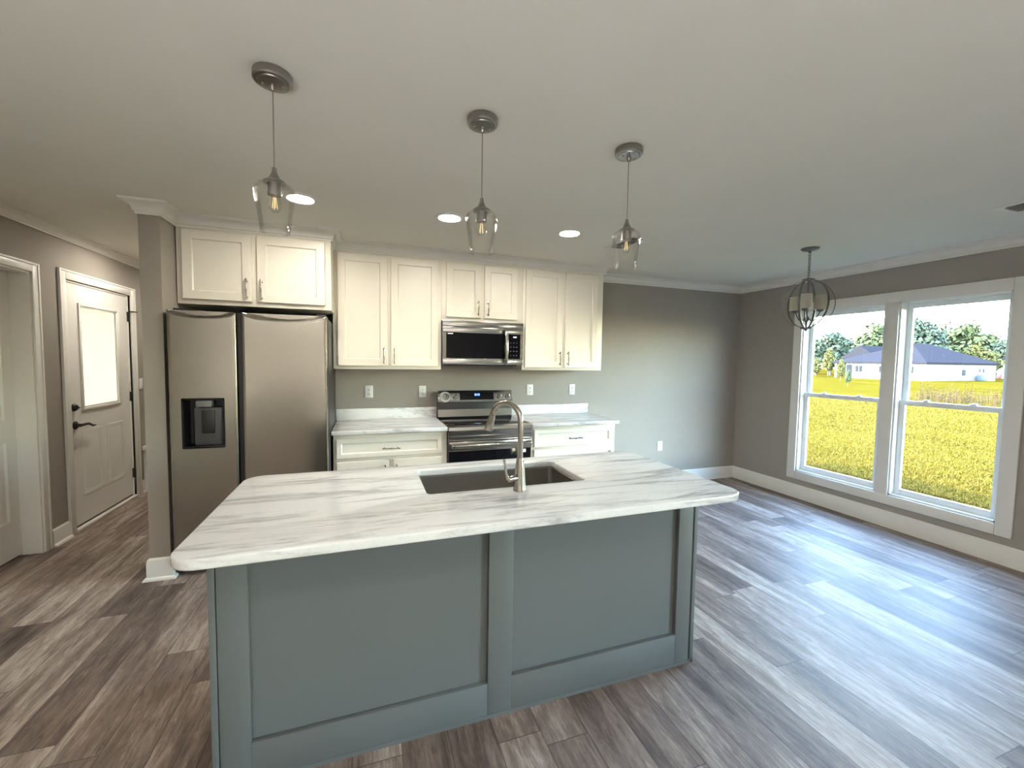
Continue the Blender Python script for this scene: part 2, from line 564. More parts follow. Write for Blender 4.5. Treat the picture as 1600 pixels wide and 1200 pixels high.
# ------------------------------------------------------------------ windows
def window(name, a, b, z0, z1, lock=True):
    """double unit of two double-hung sashes; a > b (y), in the right wall"""
    r = thing(name, (XR, (a+b)/2, z0), kind='structure')
    t = .018
    cw = .092
    c = MB()
    yo0, yo1, zo0, zo1 = a+cw, b-cw, z0-cw+.004, z1+cw
    c.box(XR-t, XR, a, yo0, zo0, zo1, .004); c.box(XR-t, XR, yo1, b, zo0, zo1, .004)
    c.box(XR-t, XR, b, a, z1, zo1, .004); c.box(XR-t, XR, b, a, zo0, z0, .004)
    ym = (a+b)/2-.035
    mw = .052
    c.box(XR-t+.004, XR, ym-mw, ym+mw, z0, z1, .004)
    c.build('casing', M['trim'], r)
    f = MB()                                     # jamb liners
    D = .13
    for ya, yb in ((a, ym+mw), (ym-mw, b)):
        f.box(XR, XR+D, ya-.014, ya, z0, z1); f.box(XR, XR+D, yb, yb+.014, z0, z1)
        f.box(XR, XR+D, yb, ya, z1-.014, z1); f.box(XR, XR+D, yb, ya, z0, z0+.014)
    f.box(XR, XR+D, ym-mw+.002, ym+mw-.002, z0, z1)
    f.build('window_frame', M['vinyl'], r)
    zm = z0+.855
    for ya, yb in ((a-.014, ym+mw+.014), (ym-mw, b+.014)):
        if ya == ym-mw: ya -= .014
        for low in (True, False):
            x0 = XR+(.055 if low else .085); x1 = x0+.028
            s0, s1 = (z0+.014, zm+.022) if low else (zm-.022, z1-.014)
            w, wb, wt = .042, (.052 if low else .040), (.042 if low else .045)
            s = MB()
            s.box(x0, x1, ya-w, ya, s0, s1, .003); s.box(x0, x1, yb, yb+w, s0, s1, .003)
            s.box(x0, x1, yb+w, ya-w, s0, s0+wb, .003); s.box(x0, x1, yb+w, ya-w, s1-wt, s1, .003)
            so = s.build('sash', M['vinyl'], r)
            MB().box(x0+.011, x0+.017, yb+w-.005, ya-w+.005, s0+wb-.005, s1-wt+.005).build('pane', M['pane'], so, smooth=0)
        if lock:
            for fr in (.27, .72):
                y = ya+(yb-ya)*fr
                k = MB().box(XR+.058, XR+.082, y-.022, y+.022, zm+.022, zm+.030, .003)
                k.tube([(XR+.068, y+.008, zm+.033), (XR+.050, y-.030, zm+.036)], .006, 8)
                k.build('sash_lock', M['vinyl'], r)
    return r
window('window_1', *WIN[0])
window('window_2', *WIN[1], lock=False)

# ------------------------------------------------------------------ doors
def casing(mb, x, y0, y1, z1, w=.078, t=.019):
    """three flat-with-backband boards on a wall facing +x"""
    for ya, yb in ((y0-w, y0), (y1, y1+w)):
        ob = (ya, ya+.016) if ya < y0 else (yb-.016, yb)
        ib = (ya+.016, yb) if ya < y0 else (ya, yb-.016)
        mb.box(x, x+t*.75, ib[0], ib[1], 0, z1+w-.016, .002)
        mb.box(x, x+t, ob[0], ob[1], 0, z1+w, .002)
    mb.box(x, x+t*.75, y0, y1, z1, z1+w-.016, .002)
    mb.box(x, x+t, y0-w+.016, y1+w-.016, z1+w-.016, z1+w, .002)
    return mb

# outside door with a half light
r = thing('door_1', (XL, (D1[0]+D1[1])/2, 0), kind='structure')
casing(MB(), XL, D1[0]+.010, D1[1]+.035, D1[2]+.005, .076).build('casing', M['trim'], r)
j = MB()
j.box(XL-.12, XL, D1[0], D1[0]+.012, 0, D1[2]); j.box(XL-.12, XL, D1[1]-.012, D1[1]+.03, 0, D1[2]); j.box(XL-.12, XL, D1[0], D1[1], D1[2]-.012, D1[2])
j.build('door_frame', M['trim'], r)
dx = XL-.008
s = MB()
y0, y1, z0, z1 = D1[0]+.014, D1[1]-.014, .044, D1[2]-.014
ly0, ly1, lz0, lz1 = .412, 1.022, 1.005, 1.918
s.box(dx-.040, dx, y0, ly0+.02, z0, z1); s.box(dx-.040, dx, ly1-.02, y1, z0, z1)
s.box(dx-.040, dx, ly0+.02, ly1-.02, lz1-.02, z1); s.box(dx-.040, dx, ly0+.02, ly1-.02, z0, lz0+.02)
slab = s.build('door_slab', M['door_white'], r, smooth=0)
lf = MB()
for k, (q, o, w) in enumerate(((0, .012, .024), (.024, .006, .014))):
    a0, a1, b0, b1 = ly0+q, ly1-q, lz0+q, lz1-q
    lf.box(dx, dx+o, a0, a0+w, b0, b1, .003); lf.box(dx, dx+o, a1-w, a1, b0, b1, .003)
    lf.box(dx, dx+o, a0+w, a1-w, b1-w, b1, .003); lf.box(dx, dx+o, a0+w, a1-w, b0, b0+w, .003)
lf.build('light_frame', M['door_white'], slab)
MB().box(dx-.022, dx-.016, ly0+.02, ly1-.02, lz0+.02, lz1-.02).build('pane', M['frost'], slab, label='bright frosted half-height pane', smooth=0)
for pa, pb in ((.415, .655), (.785, 1.020)):
    MB().panel_front('X', 1, pa-.02, pb+.02, .275, .835, dx+.004, .004, .018, .0035, .010, .035).build('raised_panel', M['door_white'], slab)
MB().box(dx-.05, dx+.03, D1[0]+.012, D1[1]+.012, 0, .026, .003).build('threshold', M['wood_threshold'], r)
MB().box(dx-.036, dx-.004, y0, y1, .026, .044).build('door_sweep', M['black'], r)
lk = MB().lathe([(.0, .0), (.033, .0), (.033, .006), (.029, .012), (.022, .022), (.0, .024)], (dx, .312, 1.043), 28, 'X')
lk.box(dx+.022, dx+.036, .312-.004, .312+.016, 1.036, 1.046, .003)
lk.build('deadbolt', M['black_metal'], r)
lv = MB().lathe([(0, 0), (.034, 0), (.034, .007), (.028, .013), (.014, .018), (.013, .045), (0, .046)], (dx, .316, .893), 28, 'X')
lv.tube([(dx+.045, .300, .893), (dx+.047, .36, .895), (dx+.047, .41, .893), (dx+.046, .445, .878), (dx+.045, .475, .866), (dx+.045, .505, .868)], [.012, .0115, .010, .009, .008, .005], 12)
lv.build('door_handle', M['black_metal'], r)
for k, z in enumerate((1.872, 1.060, .262)):
    h = MB().lathe([(0, -.05), (.008, -.05), (.008, .05), (0, .05)], (dx+.010, D1[1]+.004, z), 12)
    h.box(dx, dx+.010, D1[1]-.016, D1[1]+.020, z-.05, z+.05, .002)
    if k == 0: h.tube([(dx+.010, D1[1]+.004, z+.055), (dx+.030, D1[1]+.03, z+.056), (dx+.05, D1[1]+.075, z+.056)], .006, 8)
    h.build('hinge', M['black_metal'], r)

# inside door, set at the back of its opening
r = thing('door_2', (XL, (D2[0]+D2[1])/2, 0), kind='structure')
casing(MB(), XL, D2[0], D2[1], D2[2], .066).build('casing', M['trim'], r)
j = MB()
j.box(XL-.16, XL+.002, D2[0]-.001, D2[0]+.014, 0, D2[2]); j.box(XL-.16, XL+.002, D2[1]-.014, D2[1]+.001, 0, D2[2]); j.box(XL-.16, XL+.002, D2[0], D2[1], D2[2]-.014, D2[2]+.001)
j.build('door_frame', M['trim'], r)
dx = XL-.115
y0, y1 = D2[0]+.016, D2[1]-.016
s = MB(); s.box(dx-.036, dx, y0, y1, .012, D2[2]-.016)
slab = s.build('door_slab', M['door_white'], r, smooth=0)
for za, zb in ((.29, .855), (1.02, 1.94)):
    for ya, yb in ((y0+.11, (y0+y1)/2-.05), ((y0+y1)/2+.05, y1-.11)):
        MB().panel_front('X', 1, ya-.02, yb+.02, za-.02, zb+.02, dx+.011, .011, .016, .010, .012, .03).build('raised_panel', M['door_white'], slab)

# ------------------------------------------------------------------ kitchen cabinets
def pull(p, horizontal=False, L=.128, y=None, parent=None):
    """arched bar pull with collars; p = centre on the door face"""
    x, yf, z = p
    b = MB()
    n = 15
    pts, rs = [], []
    for k in range(n):
        u = -1+2*k/(n-1)
        s_ = u*L/2
        out = .026+.006*(1-u*u)
        pts.append((x+s_, yf-out, z) if horizontal else (x, yf-out, z+s_))
        rs.append(.0048+.0022*math.exp(-(u/.18)**2)+(.0018 if abs(u) > .72 else 0))
    b.tube(pts, rs, 10)
    for sgn in (-1, 1):
        q = sgn*L*.38
        a = (x+q, yf+.001, z) if horizontal else (x, yf+.001, z+q)
        c = (a[0], yf-.030, a[2])
        b.tube([a, (a[0], yf-.004, a[2]), (a[0], yf-.006, a[2]), c], [.007, .007, .0042, .0045], 10)
    return b.build('handle', M['nickel'], parent, label='brushed nickel bar handle')

def cab_box(mb, x0, x1, yf, yb, z0, z1, top=True):
    mb.box(x0, x1, yf, yb, z0, z1, .0015)
    return mb

DT = .020
def wall_cabinet(name, x0, x1, yf, z0, z1, doors, label, hz, hl, gap=.0):
    r = thing(name, ((x0+x1)/2, 0, z0), label, 'cabinet')
    cab_box(MB(), x0, x1, yf, -.002, z0, z1).build('body', M['white_cab'], r)
    for (a, b, zb, zt, side) in doors:
        d = MB().panel_front('Y', -1, a, b, zb, zt, yf-DT, DT-.001, .058, .010, .007).build('door', M['white_cab'], r)
        hx = b-.030 if side == 'R' else a+.030
        pull((hx, yf-DT, hz), False, hl, parent=d)
    return r
CT = H-.083+.03
wall_cabinet('wall_cabinet', UX0, -.012, UF, 1.394, CT, [(-.880, -.480, 1.423, 2.362, 'R'), (-.452, -.042, 1.423, 2.362, 'L')],
             'tall white two-door wall cabinet between the refrigerator and the microwave', 1.510, .135)
wall_cabinet('wall_cabinet', -.010, .772, UF, 1.842, CT, [(.030, .354, 1.873, 2.362, 'R'), (.388, .714, 1.873, 2.362, 'L')],
             'short white two-door wall cabinet directly above the microwave', 1.962, .135)
wall_cabinet('wall_cabinet', .774, UX1, UF, 1.394, CT, [(.800, 1.196, 1.421, 2.362, 'R'), (1.226, 1.592, 1.421, 2.362, 'L')],
             'tall white two-door wall cabinet right of the microwave, over the short counter', 1.512, .135)
wall_cabinet('wall_cabinet', OX0, OX1, FOV, 1.852, CT, [(-1.858, -1.438, 1.885, 2.362, 'R'), (-1.404, -.950, 1.885, 2.362, 'L')],
             'deep white two-door cabinet above the stainless refrigerator', 1.972, .150)

CF, CFD = -.605, -.625
def base_cabinet(x0, x1, drawer, doors, label, dx_):
    r = thing('base_cabinet', ((x0+x1)/2, -.3, 0), label, 'cabinet')
    b = MB().box(x0, x1, CF, -.003, .10, .878, .0015)
    b.box(x0, x1, CF+.07, -.003, 0, .10)
    b.build('body', M['white_cab'], r)
    d = MB().panel_front('Y', -1, drawer[0], drawer[1], drawer[2], drawer[3], CFD, .019, .036, .009, .007).build('drawer', M['white_cab'], r)
    pull(((drawer[0]+drawer[1])/2, CFD, (drawer[2]+drawer[3])/2-.008), True, .14, parent=d)
    for a, b_, hx in doors:
        q = MB().panel_front('Y', -1, a, b_, .125, .660, CFD, .019, .058, .009, .007).build('door', M['white_cab'], r)
        pull((hx, CFD, .56), False, .13, parent=q)
    return r
base_cabinet(-.905, -.004, (-.882, -.050, .688, .845), [(-.882, -.482, -.512), (-.450, -.050, -.420)],
             'white base cabinet with wide drawer between refrigerator and range', 0)
base_cabinet(.767, 1.665, (.800, 1.628, .688, .850), [(.800, 1.628, 1.590)],
             'white base cabinet with wide drawer right of the range', 0)

def slab_mesh(name, outer, holes, z0, z1, bev, mat, parent=None, **kw):
    """flat slab with holes from a filled 2D curve, softly rounded edges"""
    cu_ = bpy.data.curves.new(name, 'CURVE')
    cu_.dimensions = '2D'; cu_.fill_mode = 'BOTH'
    cu_.extrude = (z1-z0)/2-bev
    cu_.bevel_depth = bev; cu_.bevel_resolution = 3; cu_.offset = -bev
    for lp in [outer]+holes:
        sp = cu_.splines.new('POLY'); sp.points.add(len(lp)-1)
        for p, q in zip(sp.points, lp): p.co = (q[0], q[1], 0, 1)
        sp.use_cyclic_u = True
    ob = bpy.data.objects.new(name, cu_)
    me = bpy.data.meshes.new_from_object(ob)
    bpy.data.objects.remove(ob); bpy.data.curves.remove(cu_)
    b = MB(); b.bm.from_mesh(me); bpy.data.meshes.remove(me)
    bmesh.ops.remove_doubles(b.bm, verts=b.bm.verts[:], dist=1e-5)
    for v in b.bm.verts: v.co.z += (z0+z1)/2
    return b.build(name, mat, parent, **kw)

def rrect(x0, x1, y0, y1, r, n=10):
    pts = []
    for cx, cy, a0 in ((x1-r, y1-r, 0), (x0+r, y1-r, PI/2), (x0+r, y0+r, PI), (x1-r, y0+r, 3*PI/2)):
        for k in range(n+1):
            a = a0+k/n*PI/2
            pts.append((cx+r*math.cos(a), cy+r*math.sin(a)))
    return pts

CZ0, CZ1 = .880, .914
def counter(x0, x1, label):
    r = thing('countertop', ((x0+x1)/2, -.33, CZ0), label, 'countertop')
    slab_mesh('slab', rrect(x0, x1, -.655, -.003, .008, 3), [], CZ0, CZ1, .006, M['marble'], r)
    MB().box(x0, x1, -.022, -.003, CZ1, 1.016, .002).build('backsplash', M['marble'], r)
counter(-.918, -.003, 'white marble counter with low backsplash, left of the range')
counter(.766, 1.690, 'white marble counter with low backsplash, right of the range')

# ------------------------------------------------------------------ range
r = thing('range', (.381, -.33, 0), 'stainless electric range with black glass cooktop and backguard', 'stove')
RX0, RX1 = .001, .761
b = MB().box(RX0, RX1, -.610, -.025, .03, .900, .003)
for x in (.05, .71):
    for y in (-.57, -.08): b.lathe([(0, 0), (.018, 0), (.018, .03), (0, .03)], (x, y, 0), 12)
b.build('body', M['steel_dark'], r)
MB().box(RX0, RX1, -.640, -.100, .900, .918, .004).build('cooktop', M['black_glass'], r, label='black ceramic glass cooktop')
# front lip: a stainless fascia with a recessed band
f = MB()
f.poly([(RX0, -.612, .798), (RX0, -.668, .800), (RX0, -.672, .812), (RX0, -.672, .830), (RX0, -.664, .836), (RX0, -.664, .876), (RX0, -.668, .884), (RX0, -.662, .908), (RX0, -.640, .921), (RX0, -.612, .9)], (RX1-RX0, 0, 0))
f.build('front_fascia', M['steel_plain'], r)
od = MB().box(RX0+.004, RX1-.004, -.655, -.611, .215, .782, .006)
odo = od.build('oven_door', M['black_glass'], r, label='black glass oven door')
MB().box(RX0+.004, RX1-.004, -.661, -.655, .700, .782, .004).build('door_band', M['steel_plain'], odo)
hd = MB()
hd.tube([(RX0+.045, -.712, .752), (RX1-.045, -.712, .752)], .016, 16, flat=.8)
for x in (RX0+.035, RX1-.035): hd.box(x-.016, x+.016, -.722, -.660, .738, .766, .006)
hd.build('oven_handle', M['steel_plain'], odo)
MB().box(.676, .706, -.657, -.655, .660, .690).build('white_mark', M['plate'], odo)  # small square label on the oven door glass
MB().box(RX0+.004, RX1-.004, -.650, -.611, .045, .205, .006).build('storage_drawer', M['steel'], r)
# backguard
g = MB()
g.box(RX0, RX1, -.095, -.025, .900, 1.075, .003)
bg = g.build('backguard', M['black'], r)
MB().poly([(RX0, -.098, .921), (RX0, -.104, .925), (RX0, -.094, 1.004), (RX0, -.090, 1.006)], (RX1-RX0, 0, 0)).build('lower_panel', M['steel_plain'], bg)
up = MB()
up.poly([(RX0, -.040, 1.060), (RX0, -.104, 1.062), (RX0, -.106, 1.068), (RX0, -.080, 1.172), (RX0, -.072, 1.179), (RX0, -.040, 1.179)], (RX1-RX0, 0, 0))
upo = up.build('control_panel', M['steel_plain'], bg)
slope = (.026/.104)
def on_panel(z): return -.106+(z-1.068)*slope
q = MB(); q.poly([(.215, on_panel(1.088)-.002, 1.088), (.565, on_panel(1.088)-.002, 1.088), (.565, on_panel(1.160)-.002, 1.160), (.215, on_panel(1.160)-.002, 1.160)], (0, .004, 0))
dsp = q.build('display', M['black_glass'], upo)
dg = MB()
for k, x in enumerate((.365, .378, .396, .409)):
    z = 1.130
    for sx, sz in ((0, 0), (.007, 0), (0, .009), (.007, .009)):
        if k in (0,) and sx == 0: continue
        dg.box(x+sx, x+sx+.0016, on_panel(z+sz)-.0035, on_panel(z+sz)-.0015, z+sz, z+sz+.008)
    for sz in (0, .009, .018): dg.box(x, x+.0086, on_panel(z+sz)-.0035, on_panel(z+sz)-.0015, z+sz-.0008, z+sz+.0008)
dg.build('clock_digits', M['clock'], dsp, smooth=0)
for x in (.078, .170, .620, .708):
    z = 1.121; y = on_panel(z)
    kb = MB().lathe([(0, 0), (.030, 0), (.030, -.006), (.024, -.008), (.021, -.026), (.018, -.030), (0, -.030)], (x, y+.002, z), 28, 'Y')
    ko = kb.build('knob', M['steel_plain'], upo)
    MB().box(x-.0035, x+.0035, y-.031, y-.027, z-.004, z+.018, .001).build('pointer', M['black'], ko)
ring = MB()  # flat white ring on the control panel around the left knob
n = 40
A = [ring.bm.verts.new((.070+.055*math.cos(2*PI*k/n), on_panel(1.121+.050*math.sin(2*PI*k/n))-.0012, 1.121+.050*math.sin(2*PI*k/n))) for k in range(n)]
B = [ring.bm.verts.new((.078+.034*math.cos(2*PI*k/n), on_panel(1.121+.034*math.sin(2*PI*k/n))-.0012, 1.121+.034*math.sin(2*PI*k/n))) for k in range(n)]
fs = [ring.bm.faces.new((A[k], A[(k+1) % n], B[(k+1) % n], B[k])) for k in range(n)]
bmesh.ops.solidify(ring.bm, geom=fs, thickness=.0006)
ring.build('white_mark', M['plate'], upo, label='flat white ring around the left knob')

# ------------------------------------------------------------------ microwave
r = thing('microwave', (.381, -.19, 1.436), 'stainless over-the-range microwave with black glass door', 'microwave')
MX0, MX1, MY = -.006, .768, -.380
MB().box(MX0, MX1, MY+.022, -.004, 1.442, 1.838, .003).build('body', M['steel_dark'], r)
MB().box(MX0, MX1, MY-.004, MY+.022, 1.786, 1.840, .003).build('vent_grille', M['steel_plain'], r)
mb = MB()
mb.box(MX0+.002, MX1-.002, MY, MY+.022, 1.732, 1.783, .003); mb.box(MX0+.002, MX1-.002, MY, MY+.022, 1.442, 1.500, .003)
mb.box(MX0+.002, .026, MY, MY+.022, 1.500, 1.732); mb.box(.738, MX1-.002, MY, MY+.022, 1.500, 1.732)
fr = mb.build('door_frame', M['steel_plain'], r)
MB().box(.024, .740, MY+.002, MY+.022, 1.498, 1.734).build('door_glass', M['black_glass'], r, label='black glass door front')
kp = MB().box(.628, .716, MY+.001, MY+.003, 1.515, 1.690).build('keypad', M['black_glass'], r, smooth=0)
for i in range(3):
    for k in range(4):
        x, z = .638+i*.030, 1.530+k*.040
        MB().box(x, x+.010, MY+.0003, MY+.003, z, z+.005).build('key', M['key_gray'], kp, smooth=0)
for x in (.668, .680, .692): MB().box(x, x+.007, MY+.0003, MY+.003, 1.700, 1.712).build('clock_digit', M['clock_white'], r, smooth=0)
MB().box(.040, .088, MY+.0006, MY+.003, 1.717, 1.727).build('label_sticker', M['plate'], r)
hn = MB()
pts = [(.588, MY-.004, 1.775), (.588, MY-.026, 1.765)]
for k in range(13):
    u = -1+2*k/12
    pts.append((.588, MY-.030-.020*(1-u*u), 1.612-u*.145))
pts += [(.588, MY-.026, 1.455), (.588, MY-.004, 1.446)]
hn.tube(pts, .013, 14, flat=1.25, up=(0, -1, 0))
hn.build('handle', M['steel_plain'], r, label='arched vertical stainless handle')
MB().box(.05, .72, -.34, -.05, 1.432, 1.443, .002).build('vent_filter', M['black'], r)

# ------------------------------------------------------------------ refrigerator
r = thing('refrigerator', (-1.395, -.45, 0), 'stainless side-by-side refrigerator with dispenser in the left door', 'refrigerator')
FX0, FX1, FY, FT = -1.875, -.915, -.850, 1.785
b = MB().box(FX0+.006, FX1-.006, -.755, -.030, .045, FT-.012, .004)
b.build('body', M['black'], r, label='black cabinet sides')
MB().box(FX0+.012, FX1-.012, -.800, -.740, .012, .085, .004).build('toe_grille', M['black'], r)
for x in (FX0+.06, FX1-.06):
    for y in (-.72, -.08): MB().lathe([(0, 0), (.022, 0), (.022, .046), (0, .046)], (x, y, 0), 14).build('foot', M['black'], r)
for x in (FX0+.05, FX1-.05): MB().box(x-.03, x+.03, -.80, -.70, FT-.012, FT+.014, .004).build('hinge_cover', M['black'], r)

def fridge_door(x0, x1, z0, z1, hole=None):
    """door with rounded vertical edges and a scooped arc along its top; hole = dispenser opening"""
    b = bmesh.new()
    xs = [x0+(x1-x0)*t for t in (0, .008, .02, .04, .07, .12, .18, .26, .34, .42, .5, .58, .66, .74, .82, .88, .93, .96, .98, .992, 1)]
    zs = [z0, z0+.006, z0+.02, z0+.3, z0+.6, .872, 1.0, 1.1, 1.203, 1.35, 1.5, 1.62, 1.68]
    zs += [z1-.075+.075*k/18 for k in range(19)]
    if hole:
        xs = sorted([x for x in xs if min(abs(x-hole[0]), abs(x-hole[1])) > .008]+[hole[0], hole[1]])
        zs = sorted(set([z for z in zs if min(abs(z-hole[2]), abs(z-hole[3])) > .02]+[hole[2], hole[3]]))
    def yf(x, z):
        u = (x-x0)/(x1-x0)
        e = min(x-x0, x1-x)
        R = .012
        y = 0 if e >= R else R-math.sqrt(max(0, R*R-(R-e)**2))
        arc = z1-.010-.040*(1-abs(2*u-1)**2.6)
        t = max(0, min(1, (z-arc)/.018))
        y += .020*t*t*(3-2*t)*min(1, e/.03)
        if z-z0 < .006: y += .004
        return FY+y
    yb = FY+.078
    V = [[b.verts.new((x, yf(x, z), z)) for x in xs] for z in zs]
    def inh(i, k): return hole and hole[0]-1e-6 < (xs[i]+xs[i+1])/2 < hole[1] and hole[2] < (zs[k]+zs[k+1])/2 < hole[3]
    for k in range(len(zs)-1):
        for i in range(len(xs)-1):
            if not inh(i, k): b.faces.new((V[k][i], V[k][i+1], V[k+1][i+1], V[k+1][i]))
    loop = V[0][:]+[V[k][-1] for k in range(1, len(zs))]+[V[-1][i] for i in range(len(xs)-2, -1, -1)]+[V[k][0] for k in range(len(zs)-2, 0, -1)]
    back = [b.verts.new((v.co.x, yb, v.co.z)) for v in loop]
    for k in range(len(loop)):
        j = (k+1) % len(loop)
        b.faces.new((loop[k], loop[j], back[j], back[k]))
    b.faces.new(back)
    bmesh.ops.recalc_face_normals(b, faces=b.faces[:])
    mb_ = MB(); mb_.bm.free(); mb_.bm = b
    return mb_
DH = (-1.803, -1.566, .872, 1.203)
dl = fridge_door(FX0, -1.487, .085, FT, DH).build('door', M['steel'], r, label='stainless freezer door holding the dispenser', smooth=40)
dr = fridge_door(-1.455, FX1-.010, .085, FT).build('door', M['steel'], r, label='plain stainless right door', smooth=40)
MB().box(-1.486, -1.456, -.812, -.765, .09, FT-.004).build('door_gasket', M['black'], r)
dp = MB()
a, c, d, e = DH
D = .070
dp.box(a, c, FY+.058, FY+.074, d, e)                      # back of the niche
dp.box(a-.004, a+.008, FY-.001, FY+.074, d, e); dp.box(c-.008, c+.004, FY-.001, FY+.074, d, e)
dp.box(a, c, FY-.001, FY+.074, e-.010, e+.004); dp.box(a, c, FY-.002, FY+.074, d-.004, d+.014, .002)
dpo = dp.build('dispenser', M['black_glass'], dl, label='black dispenser niche')
MB().box(a+.060, c-.016, FY+.018, FY+.056, d+.014, e-.060, .008).build('dispenser_housing', M['dark_gray'], dpo)
MB().box(a+.105, c-.058, FY+.008, FY+.018, d+.095, e-.080, .004).build('dispenser_paddle', M['black'], dpo)
MB().box(a+.072, c-.072, FY+.006, FY+.058, e-.058, e-.012, .008).build('dispenser_spout', M['mid_gray'], dpo)

# ------------------------------------------------------------------ island
IX0, IX1, IY0, IY1 = -1.2006, .9485, -1.859, -2.767
BX0, BX1, BY0, BY1 = -1.155, .8737, -1.900, -2.5577
r = thing('kitchen_island', ((BX0+BX1)/2, (BY0+BY1)/2, 0), 'gray painted kitchen island base with two recessed panels', 'kitchen island')
b = MB()
yp = BY1+.022
# carcass as four walls so the sink hangs free inside
b.box(BX0+.018, BX1-.018, yp, yp+.018, .0, .879); b.box(BX0+.018, BX1-.018, BY0-.02, BY0, .10, .879)
b.box(BX0+.018, BX0+.036, yp+.018, BY0-.02, 0, .879); b.box(BX1-.036, BX1-.018, yp+.018, BY0-.02, 0, .879)
b.box(BX0+.036, BX1-.036, yp+.018, BY0-.02, .08, .10)
b.build('body', M['island'], r)
f = MB()
e = .0
f.box(-1.132, -1.040, BY1, yp, .012, .879, .002); f.box(-.188, -.083, BY1, yp, .012, .879, .002); f.box(.763, .846, BY1, yp, .012, .879, .002)
f.box(-1.040, -.188, BY1, yp, .012, .150, .002); f.box(-.083, .763, BY1, yp, .012, .160, .002)
f.box(-1.040, -.188, BY1, yp, .800, .879, .002); f.box(-.083, .763, BY1, yp, .800, .879, .002)
f.build('face_frame', M['island'], r)
MB().box(BX0, BX0+.020, BY1-.002, BY0, 0, .879, .002).build('end_panel', M['island'], r)
MB().box(BX1-.020, BX1, BY1-.002, BY0, 0, .879, .002).build('end_panel', M['island'], r)
MB().sweep([(BX1+.0, BY0), (BX1, BY1-.002), (BX0, BY1-.002), (BX0, BY0)], [(0, 0), (.016, 0), (.0155, .006), (.012, .012), (.006, .016), (0, .017)]).build('shoe_molding', M['island'], r)
for xa, xb in ((BX0+.03, -.50), (-.48, .44), (.46, BX1-.03)):
    xm = (xa+xb)/2
    MB().panel_front('Y', 1, xa, xm-.004, .13, .85, BY0+.020, .019, .058, .009).build('door', M['island'], r)
    MB().panel_front('Y', 1, xm+.004, xb, .13, .85, BY0+.020, .019, .058, .009).build('door', M['island'], r)

SNK = (-.411, .350, -2.375, -1.978)
slab_mesh('island_countertop', rrect(IX0, IX1, IY1, IY0, .085, 14), [rrect(*SNK, .022, 6)], CZ0, CZ1, .007, M['marble'],
          label='large white marble island countertop with gray streaks and rounded corners', cat='countertop')
# undermount sink
r = thing('kitchen_sink', (-.03, -2.18, CZ0), 'stainless undermount single-bowl sink set in the island countertop', 'sink')
s = MB()
g_ = .006
rings = []
for inset, z in ((-.025, CZ0-.0025), (-.004, CZ0-.0025), (-.002, CZ0-.005), (.004, .70), (.014, .672), (.05, .664)):
    lp = rrect(SNK[0]+inset, SNK[1]-inset, SNK[2]+inset, SNK[3]-inset, max(.012, .024-inset), 6)
    rings.append([s.bm.verts.new((x, y, z)) for x, y in lp])
fs = []
for A, B in zip(rings, rings[1:]):
    for k in range(len(A)):
        j = (k+1) % len(A)
        fs.append(s.bm.faces.new((A[k], A[j], B[j], B[k])))
fs.append(s.bm.faces.new(rings[-1]))
bmesh.ops.recalc_face_normals(s.bm, faces=fs)
for f_ in fs: f_.normal_flip() if fs[-1].normal.z < 0 else None
bmesh.ops.solidify(s.bm, geom=fs, thickness=-.0012)
s.build('basin', M['sink'], r)
MB().lathe([(0, .0), (.055, .0), (.055, .003), (.046, .005), (.038, .001), (0, .0012)], (-.03, -2.12, .6645), 28).build('drain', M['steel_plain'], r)

# faucet
fx, fy = -.016, -2.437
r = thing('faucet', (fx, fy, CZ1), 'brushed nickel gooseneck pull-down faucet behind the sink', 'faucet')
MB().lathe([(0, 0), (.029, 0), (.029, .004), (.0275, .010), (.0255, .040), (.0225, .085), (.0180, .125), (.0155, .143), (.0150, .146), (0, .146)], (fx, fy, CZ1), 36).build('body', M['nickel'], r)
dv = Vector((-.60, .80, 0)).normalized()
R_ = .078
zc = 1.220
pts = [Vector((fx, fy, 1.056)), Vector((fx, fy, 1.10)), Vector((fx, fy, 1.16)), Vector((fx, fy, zc))]
for k in range(1, 17):
    a = k/16*PI*.93
    pts.append(Vector((fx, fy, zc))+dv*(R_-R_*math.cos(a))+Vector((0, 0, R_*math.sin(a))))
MB().tube(pts, .0126, 18).build('spout', M['nickel'], r)
e0 = pts[-1]; dn = (pts[-1]-pts[-2]).normalized()
hp = [e0-dn*.004, e0+dn*.002, e0+dn*.004, e0+dn*.03, e0+dn*.070, e0+dn*.074]
hd = MB().tube(hp, [.0128, .0132, .0150, .0165, .0205, .019], 20).build('spray_head', M['nickel'], r)
MB().tube([e0+dn*.074, e0+dn*.0765], [.017, .016], 18).build('aerator', M['dark_gray'], hd)
hn = MB()
hz = .974
hdv = Vector((-.94, -.34, 0))
hn.tube([Vector((fx, fy, hz)), Vector((fx, fy, hz))+hdv*.062, Vector((fx, fy, hz))+hdv*.066], [.0135, .0130, .010], 16)
p0 = Vector((fx, fy, hz))+hdv*.052
hn.tube([p0+Vector((0, 0, -.002)), p0+hdv*.018+Vector((0, 0, .006)), p0+hdv*.026+Vector((0, 0, .030)), p0+hdv*.031+Vector((0, 0, .062)), p0+hdv*.037+Vector((0, 0, .090))], [.009, .0075, .006, .005, .0055], 12)
hn.build('handle', M['nickel'], r)

